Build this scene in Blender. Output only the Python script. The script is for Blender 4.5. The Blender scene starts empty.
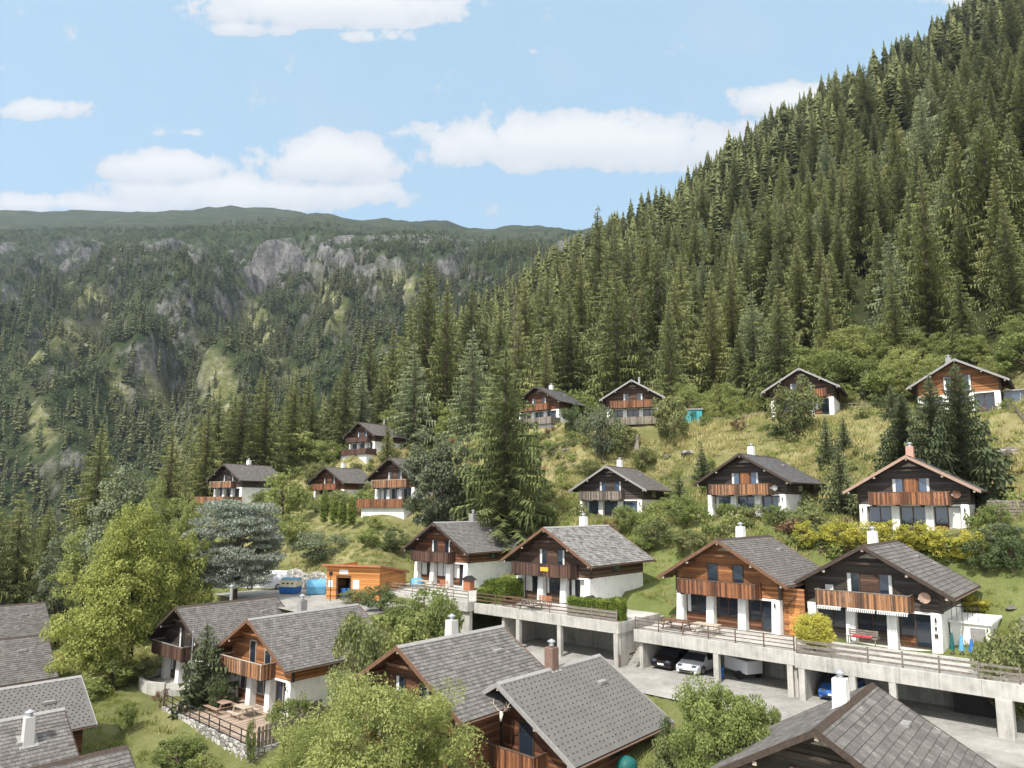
import bpy, bmesh, math, random
import numpy as np
from mathutils import Vector, Matrix
random.seed(7); rng = np.random.default_rng(11)
SC = bpy.context.scene
COL = SC.collection
rad = math.radians

# ------------------------------------------------------------------ camera geometry (eye at the origin, drone height)
F = 683.0; PITCH = rad(7.0); CY = 505 - F*math.tan(PITCH)
cP, sP = math.cos(PITCH), math.sin(PITCH)
def ray(x, y):
    a = (x-512)/F; b = (CY-y)/F
    return (a, cP - sP*b, sP + cP*b)
def atY(x, y, Y):
    r = ray(x, y); k = Y/r[1]
    return (r[0]*k, Y, r[2]*k)
def proj(X, Y, Z):
    d = Y*cP + Z*sP; u = -Y*sP + Z*cP
    return 512+F*X/d, CY-F*u/d
cam = bpy.data.cameras.new('camera'); cam.lens = 36*F/1024; cam.sensor_width = 36
cam.shift_y = (CY-384)/1024; cam.clip_start = .5; cam.clip_end = 9000
co = bpy.data.objects.new('camera', cam); COL.objects.link(co)
co.rotation_euler = (math.pi/2+PITCH, 0, 0); SC.camera = co

# ------------------------------------------------------------------ village frame: s runs along the rows, t goes up the slope
YAW = .73
Rv = (math.cos(YAW), -math.sin(YAW)); Dv = (math.sin(YAW), math.cos(YAW))
def st(X, Y): return X*Rv[0]+Y*Rv[1], X*Dv[0]+Y*Dv[1]
def xy(s, t): return s*Rv[0]+t*Dv[0], s*Rv[1]+t*Dv[1]

# ------------------------------------------------------------------ noise (numpy)
_perm = np.random.default_rng(3).random((256, 256))
def vnoise(x, y, seed=0):
    x = np.asarray(x, float)+seed*17.3; y = np.asarray(y, float)+seed*31.7
    xi = np.floor(x).astype(int); yi = np.floor(y).astype(int)
    xf = x-xi; yf = y-yi
    u = xf*xf*(3-2*xf); v = yf*yf*(3-2*yf)
    g = lambda a, b: _perm[a & 255, b & 255]
    return (g(xi, yi)*(1-u)+g(xi+1, yi)*u)*(1-v)+(g(xi, yi+1)*(1-u)+g(xi+1, yi+1)*u)*v
def fbm(x, y, oct=4, seed=0):
    r = 0; a = .5; f = 1
    for i in range(oct):
        r = r+a*(vnoise(x*f, y*f, seed+i*5)-.5)*2; a *= .5; f *= 2.03
    return r
def sst(a, b, x):
    k = np.clip((np.asarray(x, float)-a)/(b-a), 0, 1); return k*k*(3-2*k)

# ------------------------------------------------------------------ houses: apex of the front gable (x,y,z), yaw, length, half width
HS = {
 'H1': (34.76, 60.28, 4.35, .71, 9.7, 5.3), 'H2': (23.86, 71.79, 5.4, .75, 9.7, 5.3), 'H3': (11.84, 86.29, 4.97, .57, 9.4, 5.3),
 'H4': (15.82, 53.66, -2.65, .77, 9.7, 5.3), 'H5': (24.26, 48.13, -2.8, .74, 9.5, 5.3), 'H6': (-8.71, 76.22, -1.9, .72, 9.9, 5.3),
 'H7': (2.79, 62.01, -2.0, .75, 10.1, 5.3), 'H8': (-20.2, 53.6, -8.65, .68, 10.5, 5.3), 'H9': (-28.9, 60.1, -8.69, .69, 9.6, 5.3),
 'H10': (-51.9, 122.7, 7.4, .61, 9.9, 5.3), 'H11': (-35.6, 130, 7.2, .6, 9.0, 5.3), 'H12': (-17.73, 98.2, 6.8, .69, 9.7, 5.3),
 'H13': (-33.1, 145.8, 17.7, .68, 9.9, 5.3), 'H14': (4.0, 118, 20.7, .66, 9.2, 5.3), 'H15': (18.3, 103.2, 19.1, .3, 9.7, 5.0),
 'H16': (40.84, 95.7, 19.4, .55, 9.7, 5.2), 'H17': (55.3, 83.9, 18.2, .68, 9.7, 5.4),
 'H18': (-6.56, 40.08, -7.97, .72, 8.9, 5.3), 'H19': (-.85, 38.83, -9.66, .74, 9.7, 5.3), 'H20': (11.66, 27.5, -8.58, .70, 9.0, 4.95),
}
def backHouse(px, py, depth, L, W, yaw):      # a house known by the back end of its ridge
    B = atY(px, py, depth); return (B[0]-math.sin(yaw)*L, B[1]-math.cos(yaw)*L, B[2], yaw, L, W)
HS['H22'] = backHouse(47.4, 633.7, 68, 10, 5.3, .78)
HS['H23'] = backHouse(81, 675.7, 50, 8, 4.1, .75)
HS['H24'] = backHouse(64, 708, 42, 9.7, 5.0, .74)
HS['H25'] = backHouse(127, 745.6, 36, 9.7, 5.0, .74)
HS['H26'] = backHouse(45, 602, 80, 10, 5.3, .78)
HS['H27'] = backHouse(10, 583, 88, 9.7, 5.3, .78)
RH = {k: 6.8 for k in HS}; RH['H23'] = 4.9; RH['H8'] = 6.7; RH['H19'] = 6.9

ROADZ = -12.3; DECKZ = -9.45
# ------------------------------------------------------------------ ground height
_vt = [-200, -40, 0, 12, 24, 30, 37, 47, 52, 60, 66, 74, 82, 90, 98, 108]
_vz = [-120, -36, -23, -19.8, -17.2, -15.6, -12.4, -12.2, -9.6, -8.6, -3.6, -1.2, 4.5, 10.8, 12.2, 15.3]
def base_h(X, Y):
    X = np.asarray(X, float); Y = np.asarray(Y, float)
    s, t = st(X, Y)
    v = np.interp(t, _vt, _vz)
    v = v + .17*(s+15)*sst(40, 112, t)*(s > -400)
    v = v - np.where(s < -128, (-s-128)*.30, 0)*(1-sst(70, 140, t))
    hill = 15.3+.77*(t-108)+.17*(s+15)
    tc = 527+(s+85)*.9
    over = t-tc
    hill = hill - np.where(over > -60, (np.clip(over, -60, None)+60)**2/150*.77, 0)
    hill = np.maximum(hill, -300)
    w = sst(100, 116, t)
    z = v*(1-w)+hill*w
    z = z+24*np.exp(-((X+52)**2/3400+(Y-166)**2/2400))*sst(80, 105, Y)
    return z
_ctrl = []
for k, (hx, hy, hz, yw, L, W) in HS.items():
    b = hz-RH[k]; d = (math.sin(yw), math.cos(yw)); r = (math.cos(yw), -math.sin(yw))
    for (lx, ly, dz) in ((-3.5, -2.5, -.05), (3.5, -2.5, -.05), (-3.5, 1.5, 0), (3.5, 1.5, 0), (5.5, 5, .7), (-5.5, 5, .7), (0, L+.5, 1.6)):
        if k in ('H4', 'H5', 'H6', 'H7') and ly < 0: continue
        if k in ('H18', 'H19', 'H20') and ly > 3: dz = 1.2
        if k in ('H10', 'H12', 'H13', 'H14', 'H15') and ly < 0: dz = -1.9
        if k in ('H11', 'H16', 'H17') and ly < 0: dz = -1.1
        _ctrl.append((hx+r[0]*lx+d[0]*ly, hy+r[1]*lx+d[1]*ly, b+dz))
for s_, t_, z_ in [(-24, 34, -13.2), (-18, 34, -13.4), (-50, 30, -15.5), (-45, 30, -15.5), (-57, 27, -15.6), (-50, 24, -15.6), (-63, 26, -15.8),
                   (-57, 20.5, -17.0), (-50, 20.5, -18), (-43.5, 20.5, -18.9), (-57, 15, -18.4), (-50, 14, -19), (-70, 30, -15), (-44, 18, -17.5), (-62, 38, -9.6), (-70, 42, -9.6), (-54, 36, -9.8), (-52, 45, -9.2), (-66, 50, -6.5),
                   (-76, 50, -6.5), (-85, 35, -14), (-100, 30, -20), (-90, 50, -5), (-60, 64, -3.5), (-68, 70, -1), (-100, 62, -1), (-130, 40, -22),
                   (-21, 60, -8.6), (-26.5, 56, -8.4), (-50, 60, -6.5), (-3, 52, -8.6), (2, 56, -7.5), (0, 46, -12.2), (6, 46, -12.2), (-40, 80, 4), (-22, 80, 4), (-5, 80, 3.5), (-60, 80, 4.5), (-95, 80, 6), (-95, 95, 12)]:
    X_, Y_ = xy(s_, t_); _ctrl.append((X_, Y_, z_))
_c = np.array(_ctrl); SIG = 7.0
_K = np.exp(-((_c[:, None, 0]-_c[None, :, 0])**2+(_c[:, None, 1]-_c[None, :, 1])**2)/(2*SIG**2))
_wt = np.linalg.solve(_K+.04*np.eye(len(_c)), _c[:, 2]-base_h(_c[:, 0], _c[:, 1]))
def G(X, Y, rough=True):
    X = np.asarray(X, float); Y = np.asarray(Y, float)
    shp = X.shape; Xf = X.ravel(); Yf = Y.ravel()
    z = base_h(Xf, Yf)
    near = (Xf > -140) & (Xf < 120) & (Yf > -20) & (Yf < 220)
    if near.any():
        xn = Xf[near]; yn = Yf[near]; acc = np.zeros(len(xn))
        for i in range(0, len(xn), 20000):
            a = xn[i:i+20000]; b = yn[i:i+20000]
            acc[i:i+20000] = np.exp(-((a[:, None]-_c[None, :, 0])**2+(b[:, None]-_c[None, :, 1])**2)/(2*SIG**2)) @ _wt
        zn = z[near]+acc
        z[near] = zn
    s, t = st(Xf, Yf)
    if rough:
        amp = sst(64, 72, t)*.35+sst(105, 130, t)*2.0+.08
        z = z+fbm(Xf/9, Yf/9, 4, 2)*amp + fbm(Xf/70, Yf/70, 3, 9)*sst(118, 180, t)*14
        side = sst(.12, .5, fbm(Xf/3.2, Yf/3.2, 3, 5))*sst(64, 70, t)*(1-sst(104, 112, t))
        z = z+side*.45
    # road cut: flat lane and garages
    m = (s > -52) & (s < 40)
    te = np.interp(s, [-31, -27, -16, -12], [0, 2.4, 2.4, 0])
    fl = sst(35.5, 38.5, t-te)*(1-sst(51.25, 51.9, t))*m*sst(-52, -46, s)
    z = z*(1-fl)+(ROADZ-.02)*fl
    # platform that carries the deck and the first row
    fl = sst(51.3, 51.95, t)*(1-sst(52.6, 54.5, t))*(s > -58)*(s < -5)
    z = z*(1-fl)+np.minimum(z, DECKZ-.08)*fl
    fl = sst(-67, -64, s)*(1-sst(-46, -45.6, s))*sst(44.2, 44.9, t)*(1-sst(52.5, 54, t))
    z = z*(1-fl)+np.minimum(z, -8.92)*fl
    # parking bay
    fl = sst(-77, -74, s)*(1-sst(-49.5, -48, s))*sst(33, 35, t)*(1-sst(44.2, 45.2, t))
    z = z*(1-fl)+(-9.62)*fl
    # terrace of the wooden chalet
    fl = sst(-57.3, -56.6, s)*(1-sst(-42.9, -42.2, s))*sst(22.6, 23.2, t)*(1-sst(29, 31, t))
    z = z*(1-fl)+(-15.55)*fl
    return z.reshape(shp)
def g1(x, y): return float(G(np.array([x]), np.array([y]))[0])
_yy = np.concatenate([np.arange(18, 130, .35), np.arange(130, 420, 2.)])
def GP(px, py):                                # where the line of sight through a pixel meets the ground
    r = ray(px, py); k = _yy/r[1]
    h = r[2]*k-G(r[0]*k, _yy)
    i = np.argmax(h < 0) if (h < 0).any() else len(_yy)-1
    Y = _yy[i]
    return r[0]*Y/r[1], Y, g1(r[0]*Y/r[1], Y)

# ------------------------------------------------------------------ far mountain
_q = [.2, .3, .4, .57, .77, .91, .975, 1.03, 1.15, 1.6, 2.3]
_e = [-.5, -.22, .03, .165, .272, .325, .392, .415, .428, .449, .40]
CLR = [(222, 395, 20, 62, -.35), (205, 440, 15, 36, -.3), (160, 400, 12, 40, -.5), (82, 335, 40, 18, -.2), (262, 335, 20, 36, -.4), (40, 425, 14, 36, -.3), (330, 300, 16, 34, -.3), (95, 300, 34, 12, .5), (400, 285, 28, 14, .3), (28, 360, 26, 11, -.5), (178, 455, 10, 30, -.4), (120, 390, 8, 26, -.4), (290, 385, 22, 12, -.6)]
def ribf(X, Y): return 1-np.abs(fbm(X/46+Y/400, Y/330, 4, 36))*2
def clearing(px, py):
    k = 0*px
    for (cx, cy, rx, ry, a) in CLR:
        u = (px-cx)*math.cos(a)+(py-cy)*math.sin(a); v = -(px-cx)*math.sin(a)+(py-cy)*math.cos(a); k = np.maximum(k, np.exp(-((u/rx/.72)**2+(v/ry/.85)**2)**1.3))
    return k
def M(X, Y):
    X = np.asarray(X, float); Y = np.asarray(Y, float)
    butt = fbm(X/150, Y/520, 4, 21)
    ridge = 1-np.abs(fbm(X/95+Y/900, Y/700, 3, 33))*2.2
    Yc = 1480-300*sst(-1000, -350, X)+butt*170
    q = Y/Yc
    ka = np.interp(X/np.maximum(Y, 1), [-.75, -.45, -.38, -.3, -.24, -.165, -.1, -.065, -.03, .01, .1], [.445, .447, .448, .446, .435, .430, .429, .416, .413, .421, .421])/.449
    z = Y*np.interp(q, _q, _e)*(1+(ka-1)*sst(.9, 1.1, q))
    band = np.exp(-((q-.89)/.11)**2)*(1-.92*sst(.93, 1.0, q))
    ribs = ribf(X, Y)
    cen = 1+.6*sst(-700, -450, X)
    z = z+(ridge-.4)*40*band*cen+(ribs-.5)*34*band*cen+fbm(X/24, Y/60, 4, 40)*17*band
    lower = sst(.35, .5, q)*(1-sst(.9, 1, q))
    z = z+(1-np.abs(fbm(X/190+Y/720, Y/1500, 3, 50))*2)*92*lower
    wob = fbm(Y/160, Y/400, 3, 52)*45
    for x0, dep, wd in ((-318, 62, 34), (-640, 50, 40), (-60, 40, 30), (-470, 34, 26), (-900, 50, 40)):
        z = z-dep*np.exp(-((X-x0-wob+(Y-900)*.12)/wd)**2)*sst(.35, .5, q)*(1-sst(.97, 1.05, q))+fbm(X/60, Y/60, 4, 60)*13*lower+fbm(X/22, Y/34, 3, 64)*6*lower
    st_ = sst(.25, .62, fbm(X/120, Y/160, 4, 77))*lower
    z = z+st_*26
    cap = Y*np.interp(q, [.75, .95, 1.05, 1.2], [.375, .405, .42, .6])*(1+.02*fbm(X/60, Y/60, 3, 78)); z = np.where(z > cap, cap+(z-cap)*.12, z)
    z = z+fbm(X/330, Y/330, 4, 70)*30*sst(1.25, 1.6, q)+fbm(X/95, Y/95, 4, 73)*13*sst(1.15, 1.4, q)+fbm(X/60, Y/60, 3, 71)*5*sst(1.05, 1.3, q)
    return z

# ------------------------------------------------------------------ mesh helpers
def mk(name, me, parent=None, loc=None, rz=0):
    o = bpy.data.objects.new(name, me); COL.objects.link(o)
    if parent is not None: o.parent = parent
    if loc is not None: o.location = loc
    if rz: o.rotation_euler = (0, 0, rz)
    return o
def tag(o, label=None, cat=None, group=None, kind=None):
    if label: o['label'] = label
    if cat: o['category'] = cat
    if group: o['group'] = group
    if kind: o['kind'] = kind
    return o
def thing(name, label, cat, loc=(0, 0, 0), rz=0, group=None):
    return tag(mk(name, None, None, loc, rz), label, cat, group)
class MB:
    def __init__(s): s.v = []; s.f = []; s.m = []; s.uv = []
    def face(s, pts, m=0, uv=None):
        i = len(s.v); s.v += [tuple(p) for p in pts]; s.f.append(tuple(range(i, i+len(pts)))); s.m.append(m)
        s.uv.append(uv if uv else [(p[0], p[2]) for p in pts]); return s
    def box(s, x0, x1, y0, y1, z0, z1, m=0):
        return s.hexa([(x0, y0, z0), (x1, y0, z0), (x1, y1, z0), (x0, y1, z0), (x0, y0, z1), (x1, y0, z1), (x1, y1, z1), (x0, y1, z1)], m)
    def hexa(s, p, m=0):
        for q in ((0, 3, 2, 1), (4, 5, 6, 7), (0, 1, 5, 4), (1, 2, 6, 5), (2, 3, 7, 6), (3, 0, 4, 7)):
            s.face([p[i] for i in q], m)
        return s
    def beam(s, a, b, w, h, m=0, up=(0, 0, 1)):
        a = Vector(a); b = Vector(b); d = (b-a).normalized(); u = Vector(up)
        r = d.cross(u)
        if r.length < 1e-3: r = d.cross(Vector((1, 0, 0)))
        r = r.normalized()*w/2; u = r.cross(d).normalized()*h/2
        return s.hexa([a-r-u, a+r-u, b+r-u, b-r-u, a-r+u, a+r+u, b+r+u, b-r+u], m)
    def cyl(s, a, b, r0, r1=None, n=10, m=0, caps=True):
        r1 = r0 if r1 is None else r1
        a = Vector(a); b = Vector(b); d = (b-a).normalized()
        x = d.cross(Vector((0, 0, 1)));
        if x.length < 1e-3: x = Vector((1, 0, 0))
        x.normalize(); y = d.cross(x)
        A = [a+(x*math.cos(k*2*math.pi/n)+y*math.sin(k*2*math.pi/n))*r0 for k in range(n)]
        B = [b+(x*math.cos(k*2*math.pi/n)+y*math.sin(k*2*math.pi/n))*r1 for k in range(n)]
        for k in range(n): j = (k+1) % n; s.face([A[k], B[k], B[j], A[j]], m)
        if caps: s.face(A, m); s.face(B[::-1], m)
        return s
    def prism(s, poly, y0, y1, m=0):           # polygon in x,z swept along y
        A = [(x, y0, z) for x, z in poly]; B = [(x, y1, z) for x, z in poly]; n = len(poly)
        s.face(A, m); s.face(B[::-1], m)
        for k in range(n): j = (k+1) % n; s.face([A[j], A[k], B[k], B[j]], m)
        return s
    def zprism(s, poly, z0, z1, m=0):          # polygon in x,y extruded up
        A = [(x, y, z0) for x, y in poly]; B = [(x, y, z1) for x, y in poly]; n = len(poly)
        s.face(A[::-1], m); s.face(B, m)
        for k in range(n): j = (k+1) % n; s.face([A[k], A[j], B[j], B[k]], m)
        return s
    def build(s, name, mats, parent=None, smooth=False, bevel=0, loc=None, rz=0):
        me = bpy.data.meshes.new(name); me.from_pydata(s.v, [], s.f)
        if not isinstance(mats, (list, tuple)): mats = [mats]
        for m in mats: me.materials.append(m)
        me.polygons.foreach_set('material_index', s.m)
        uvl = me.uv_layers.new(name='UVMap'); flat = [c for u in s.uv for p in u for c in p]
        uvl.data.foreach_set('uv', flat)
        bm = bmesh.new(); bm.from_mesh(me); bmesh.ops.remove_doubles(bm, verts=bm.verts, dist=1e-5)
        bmesh.ops.recalc_face_normals(bm, faces=bm.faces)
        if bevel: bmesh.ops.bevel(bm, geom=[e for e in bm.edges if len(e.link_faces) == 2 and e.calc_face_angle(0) > .5], offset=bevel, segments=1, affect='EDGES', clamp_overlap=True)
        if smooth:
            for f in bm.faces: f.smooth = True
        bm.to_mesh(me); bm.free()
        return mk(name, me, parent, loc, rz)
def npmesh(name, V, Fq, mats, mi=None, nper=4, smooth=False):
    me = bpy.data.meshes.new(name); nv = len(V); nf = len(Fq)
    me.vertices.add(nv); me.vertices.foreach_set('co', np.asarray(V, np.float32).ravel())
    me.loops.add(nf*nper); me.loops.foreach_set('vertex_index', np.asarray(Fq, np.int32).ravel())
    me.polygons.add(nf); me.polygons.foreach_set('loop_start', np.arange(0, nf*nper, nper, dtype=np.int32))
    for m in (mats if isinstance(mats, (list, tuple)) else [mats]): me.materials.append(m)
    if mi is not None: me.polygons.foreach_set('material_index', np.asarray(mi, np.int32))
    if smooth: me.polygons.foreach_set('use_smooth', np.ones(nf, bool))
    me.update(calc_edges=True); me.validate()
    return me
def copy_tree(o, parent=None):
    c = o.copy(); COL.objects.link(c); c.parent = parent
    for ch in list(o.children): copy_tree(ch, c)
    return c

# ------------------------------------------------------------------ material helpers
class NT:
    def __init__(s, name):
        s.mat = bpy.data.materials.new(name); s.mat.use_nodes = True; s.nt = s.mat.node_tree
        s.b = s.nt.nodes['Principled BSDF']; s.out = s.nt.nodes['Material Output']
    def n(s, t, **k):
        nd = s.nt.nodes.new('ShaderNode'+t)
        ins = k.pop('i', {})
        for a, v in k.items(): setattr(nd, a, v)
        for a, v in ins.items(): s.set(nd, a, v)
        return nd
    def set(s, nd, a, v):
        sock = nd.inputs[a]
        if isinstance(v, bpy.types.NodeSocket): s.nt.links.new(v, sock)
        elif isinstance(v, bpy.types.Node): s.nt.links.new(v.outputs[0], sock)
        else:
            if sock.type == 'RGBA' and len(v) == 3: v = (*v, 1)
            sock.default_value = v
    def math(s, op, a, b=0, c=None, clamp=False):
        nd = s.n('Math', operation=op, use_clamp=clamp); s.set(nd, 0, a); s.set(nd, 1, b)
        if c is not None: s.set(nd, 2, c)
        return nd.outputs[0]
    def obj(s): return s.n('TexCoord').outputs['Object']
    def mapv(s, v, scale, loc=(0, 0, 0)): return s.n('Mapping', i={'Vector': v, 'Scale': scale, 'Location': loc}).outputs[0]
    def noise(s, v, scale, detail=4, rough=.55, out=0): return s.n('TexNoise', i={'Vector': v, 'Scale': scale, 'Detail': detail, 'Roughness': rough}).outputs[out]
    def ramp(s, f, stops):
        nd = s.n('ValToRGB'); s.set(nd, 'Fac', f); el = nd.color_ramp.elements
        while len(el) > 2: el.remove(el[-1])
        while len(el) < len(stops): el.new(.5)
        for e, (p, c) in zip(el, stops): e.position = p; e.color = (*c, 1) if len(c) == 3 else c
        return nd.outputs[0]
    def mix(s, f, a, b, mode='MIX'):
        nd = s.n('Mix', data_type='RGBA', blend_type=mode)
        s.set(nd, 0, f); s.set(nd, 6, a); s.set(nd, 7, b); return nd.outputs[2]
    def fac(s, f, lo, hi): return s.n('MapRange', i={'Value': f, 'From Min': lo, 'From Max': hi}).outputs[0]
    def bump(s, h, st_=.3, dist=.02): s.set(s.b, 'Normal', s.n('Bump', i={'Height': h, 'Strength': st_, 'Distance': dist}))
    def done(s, col, rough=.8, spec=.3, metal=0):
        s.set(s.b, 'Base Color', col); s.set(s.b, 'Roughness', rough); s.set(s.b, 'Specular IOR Level', spec); s.set(s.b, 'Metallic', metal); return s.mat
def g3(v): return (v, v, v)
def sc3(c, k): return tuple(min(1, x*k) for x in c)
def m_plain(name, c, rough=.7, var=.12, scale=3, metal=0, spec=.3):
    t = NT(name); v = t.obj(); n = t.noise(v, scale, 5)
    n2 = t.noise(v, scale*9, 3)
    f = t.math('ADD', t.math('MULTIPLY', n, .7), t.math('MULTIPLY', n2, .3))
    c0 = t.ramp(f, [(.3, sc3(c, 1-var*1.6)), (.7, sc3(c, 1+var))])
    t.bump(n2, .15, .01)
    return t.done(c0, rough, spec, metal)
def m_concrete(name, c=(.42, .41, .38), k=.5):
    t = NT(name); v = t.obj()
    n = t.noise(v, .7, 6, .65); st_ = t.noise(t.mapv(v, (2.2, 2.2, .25)), 1.5, 5, .7); fine = t.noise(v, 22, 4, .7)
    f = t.math('ADD', t.math('MULTIPLY', n, .45), t.math('ADD', t.math('MULTIPLY', st_, .4), t.math('MULTIPLY', fine, .15)))
    col = t.ramp(f, [(.33, sc3(c, .35)), (.43, sc3(c, .72)), (.54, c), (.68, sc3(c, 1.25))])
    sx = t.n('SeparateXYZ', i={0: v})
    jo = t.math('FRACT', t.math('MULTIPLY', t.math('ADD', sx.outputs[0], sx.outputs[1]), .5))
    jm = t.math('LESS_THAN', jo, .02)
    col = t.mix(t.math('MULTIPLY', jm, k), col, sc3(c, .35))
    t.bump(fine, .25, .01); return t.done(col, .9, .2)
def m_stucco(name, c=(.78, .77, .73)):
    t = NT(name); v = t.obj()
    n = t.noise(v, 1.1, 5, .65); st_ = t.noise(t.mapv(v, (3, 3, .35)), 1.6, 5, .65); fine = t.noise(v, 40, 3)
    f = t.math('ADD', t.math('MULTIPLY', n, .5), t.math('MULTIPLY', st_, .5))
    col = t.ramp(f, [(.3, sc3(c, .72)), (.5, c), (.7, sc3(c, 1.05))])
    t.bump(fine, .4, .012); return t.done(col, .92, .15)
def m_planks(name, c, c2, size=.17, axis='z', wear=(.3, .25, .2), wearamt=.35, dark=.4):
    t = NT(name); v = t.obj(); sp = t.n('SeparateXYZ', i={0: v}); x, y, z = sp.outputs[:3]
    h = z if axis == 'z' else t.math('ADD', x, y)
    q = t.math('DIVIDE', h, size); idx = t.math('FLOOR', q); fr = t.math('FRACT', q)
    wn = t.n('TexWhiteNoise', noise_dimensions='1D', i={'W': idx}).outputs[0]
    stretch = (.8, .8, 9) if axis == 'z' else (9, 9, .8)
    gr = t.noise(t.mapv(v, stretch), 3.0, 6, .65)
    f = t.math('ADD', t.math('MULTIPLY', wn, .55), t.math('MULTIPLY', gr, .75))
    col = t.ramp(f, [(.3, sc3(c2, .75)), (.55, c2), (.75, c), (1, sc3(c, 1.35))])
    wn2 = t.noise(v, .55, 4, .6)
    col = t.mix(t.math('MULTIPLY', t.fac(wn2, .48, .72), wearamt, clamp=True), col, wear)
    edge = t.math('ADD', t.math('LESS_THAN', fr, .09), t.math('GREATER_THAN', fr, .95))
    col = t.mix(t.math('MULTIPLY', edge, .75), col, sc3(c2, dark))
    hh = t.math('SUBTRACT', t.math('MULTIPLY', gr, .3), edge)
    t.bump(hh, .5, .015); return t.done(col, .75, .25)
def m_tiles(name, c1, c2, w=.24, h=.27, lich=(.4, .39, .36), la=.4, ls=1.4, lo=.52, hi=.66, offs=.5):
    t = NT(name); uv = t.n('TexCoord').outputs['UV']; ob = t.obj()
    br = t.n('TexBrick', offset=offs, i={'Vector': uv, 'Color1': g3(0), 'Color2': g3(1), 'Mortar': g3(.5), 'Scale': 1, 'Mortar Size': .014, 'Brick Width': w, 'Row Height': h, 'Bias': 0})
    n = t.noise(ob, 2.2, 6, .65); n3 = t.noise(ob, 13, 5, .7)
    f = t.math('ADD', t.math('MULTIPLY', br.outputs['Color'], .17), t.math('ADD', t.math('MULTIPLY', n, .5), t.math('MULTIPLY', n3, .35)))
    col = t.ramp(f, [(.28, sc3(c2, .75)), (.42, c2), (.6, c1), (.8, sc3(c1, 1.3))])
    lm = t.math('MULTIPLY', t.fac(t.noise(ob, ls, 8, .75), lo, hi), t.fac(n3, .35, .62), clamp=True)
    col = t.mix(t.math('MULTIPLY', lm, la), col, lich)
    sv = t.math('FRACT', t.math('DIVIDE', t.n('SeparateXYZ', i={0: uv}).outputs[1], h))
    col = t.mix(t.math('MULTIPLY', br.outputs['Fac'], .5), col, sc3(c2, .35))
    t.bump(t.math('SUBTRACT', t.math('MULTIPLY', n3, .4), br.outputs['Fac']), .5, .015)
    return t.done(col, .88, .2)
def m_leaf(name, c1, c2, c3=None, trans=.25, big=.35):
    t = NT(name); c3 = c3 or sc3(c1, 1.5)
    oi = t.n('ObjectInfo').outputs['Random']; ob = t.obj()
    n = t.noise(ob, big, 3, .6); n2 = t.n('TexWhiteNoise', i={'Vector': t.n('VectorMath', operation='SNAP', i={0: ob, 1: (.3, .3, .3)}).outputs[0]}).outputs[0]
    f = t.math('ADD', t.math('MULTIPLY', n, .6), t.math('ADD', t.math('MULTIPLY', n2, .3), t.math('MULTIPLY', oi, .25)))
    col = t.ramp(f, [(.25, c2), (.58, c1), (.9, c3)])
    t.set(t.b, 'Base Color', col); t.set(t.b, 'Roughness', .65); t.set(t.b, 'Specular IOR Level', .25)
    tr = t.n('BsdfTranslucent', i={'Color': t.mix(.5, col, sc3(c3, 1.3))})
    mx = t.n('MixShader', i={0: trans, 1: t.b.outputs[0], 2: tr.outputs[0]})
    t.nt.links.new(mx.outputs[0], t.out.inputs[0]); return t.mat

MT = {}
MT['stucco'] = m_stucco('white_stucco'); MT['stucco_grey'] = m_stucco('grey_stucco', (.5, .49, .46))
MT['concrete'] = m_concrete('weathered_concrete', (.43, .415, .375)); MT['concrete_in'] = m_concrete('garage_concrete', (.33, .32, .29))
MT['w_black'] = m_planks('black_brown_planks', (.08, .066, .056), (.045, .037, .031), wear=(.13, .105, .085), wearamt=.3)
MT['w_dark'] = m_planks('dark_brown_planks', (.12, .072, .048), (.065, .038, .026), wear=(.16, .105, .07), wearamt=.3)
MT['w_brown'] = m_planks('brown_planks', (.17, .075, .038), (.08, .035, .02), wear=(.2, .12, .075))
MT['w_orange'] = m_planks('orange_brown_planks', (.34, .15, .058), (.19, .08, .034), wear=(.42, .2, .08), wearamt=.4)
MT['w_new'] = m_planks('fresh_larch_planks', (.52, .23, .07), (.38, .15, .045), size=.2, wear=(.5, .28, .11))
MT['b_orange'] = m_planks('orange_balcony_boards', (.34, .17, .08), (.12, .065, .042), size=.15, axis='x', wear=(.36, .27, .19), wearamt=.5)
MT['b_brown'] = m_planks('brown_balcony_boards', (.27, .115, .052), (.11, .047, .026), size=.15, axis='x', wear=(.22, .15, .1), wearamt=.4)
MT['b_dark'] = m_planks('dark_balcony_boards', (.125, .068, .048), (.06, .034, .026), size=.15, axis='x', wear=(.14, .1, .08), wearamt=.3)
MT['b_grey'] = m_planks('grey_boards', (.25, .21, .17), (.12, .1, .085), size=.15, axis='x', wear=(.3, .27, .23), wearamt=.4)
MT['trim_dark'] = m_plain('dark_trim', (.06, .042, .032), .7, .3, 6)
MT['trim_brown'] = m_plain('brown_trim', (.16, .085, .05), .7, .3, 6)
MT['trim_pink'] = m_plain('faded_pinkish_trim', (.36, .24, .18), .7, .2, 6)
MT['trim_grey'] = m_plain('grey_metal_trim', (.27, .26, .25), .55, .15, 5, spec=.4)
MT['trim_light'] = m_plain('pale_timber', (.45, .38, .3), .7, .25, 6)
MT['old_wood'] = m_plain('weathered_grey_wood', (.2, .175, .145), .85, .4, 7)
MT['rail_wood'] = m_plain('brown_rail_wood', (.13, .085, .06), .85, .45, 7)
MT['glass'] = m_plain('dark_window_glass', (.02, .028, .04), .06, .05, 1, spec=.9)
MT['glass_blue'] = m_plain('sky_reflecting_glass', (.05, .08, .13), .05, .15, .6, spec=1)
MT['curtain'] = m_plain('white_curtain', (.62, .62, .6), .9, .12, 8)
MT['frame'] = m_plain('brown_window_frame', (.07, .04, .026), .6, .2, 6)
MT['frame_w'] = m_plain('white_window_frame', (.65, .64, .6), .6, .1, 6)
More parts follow.
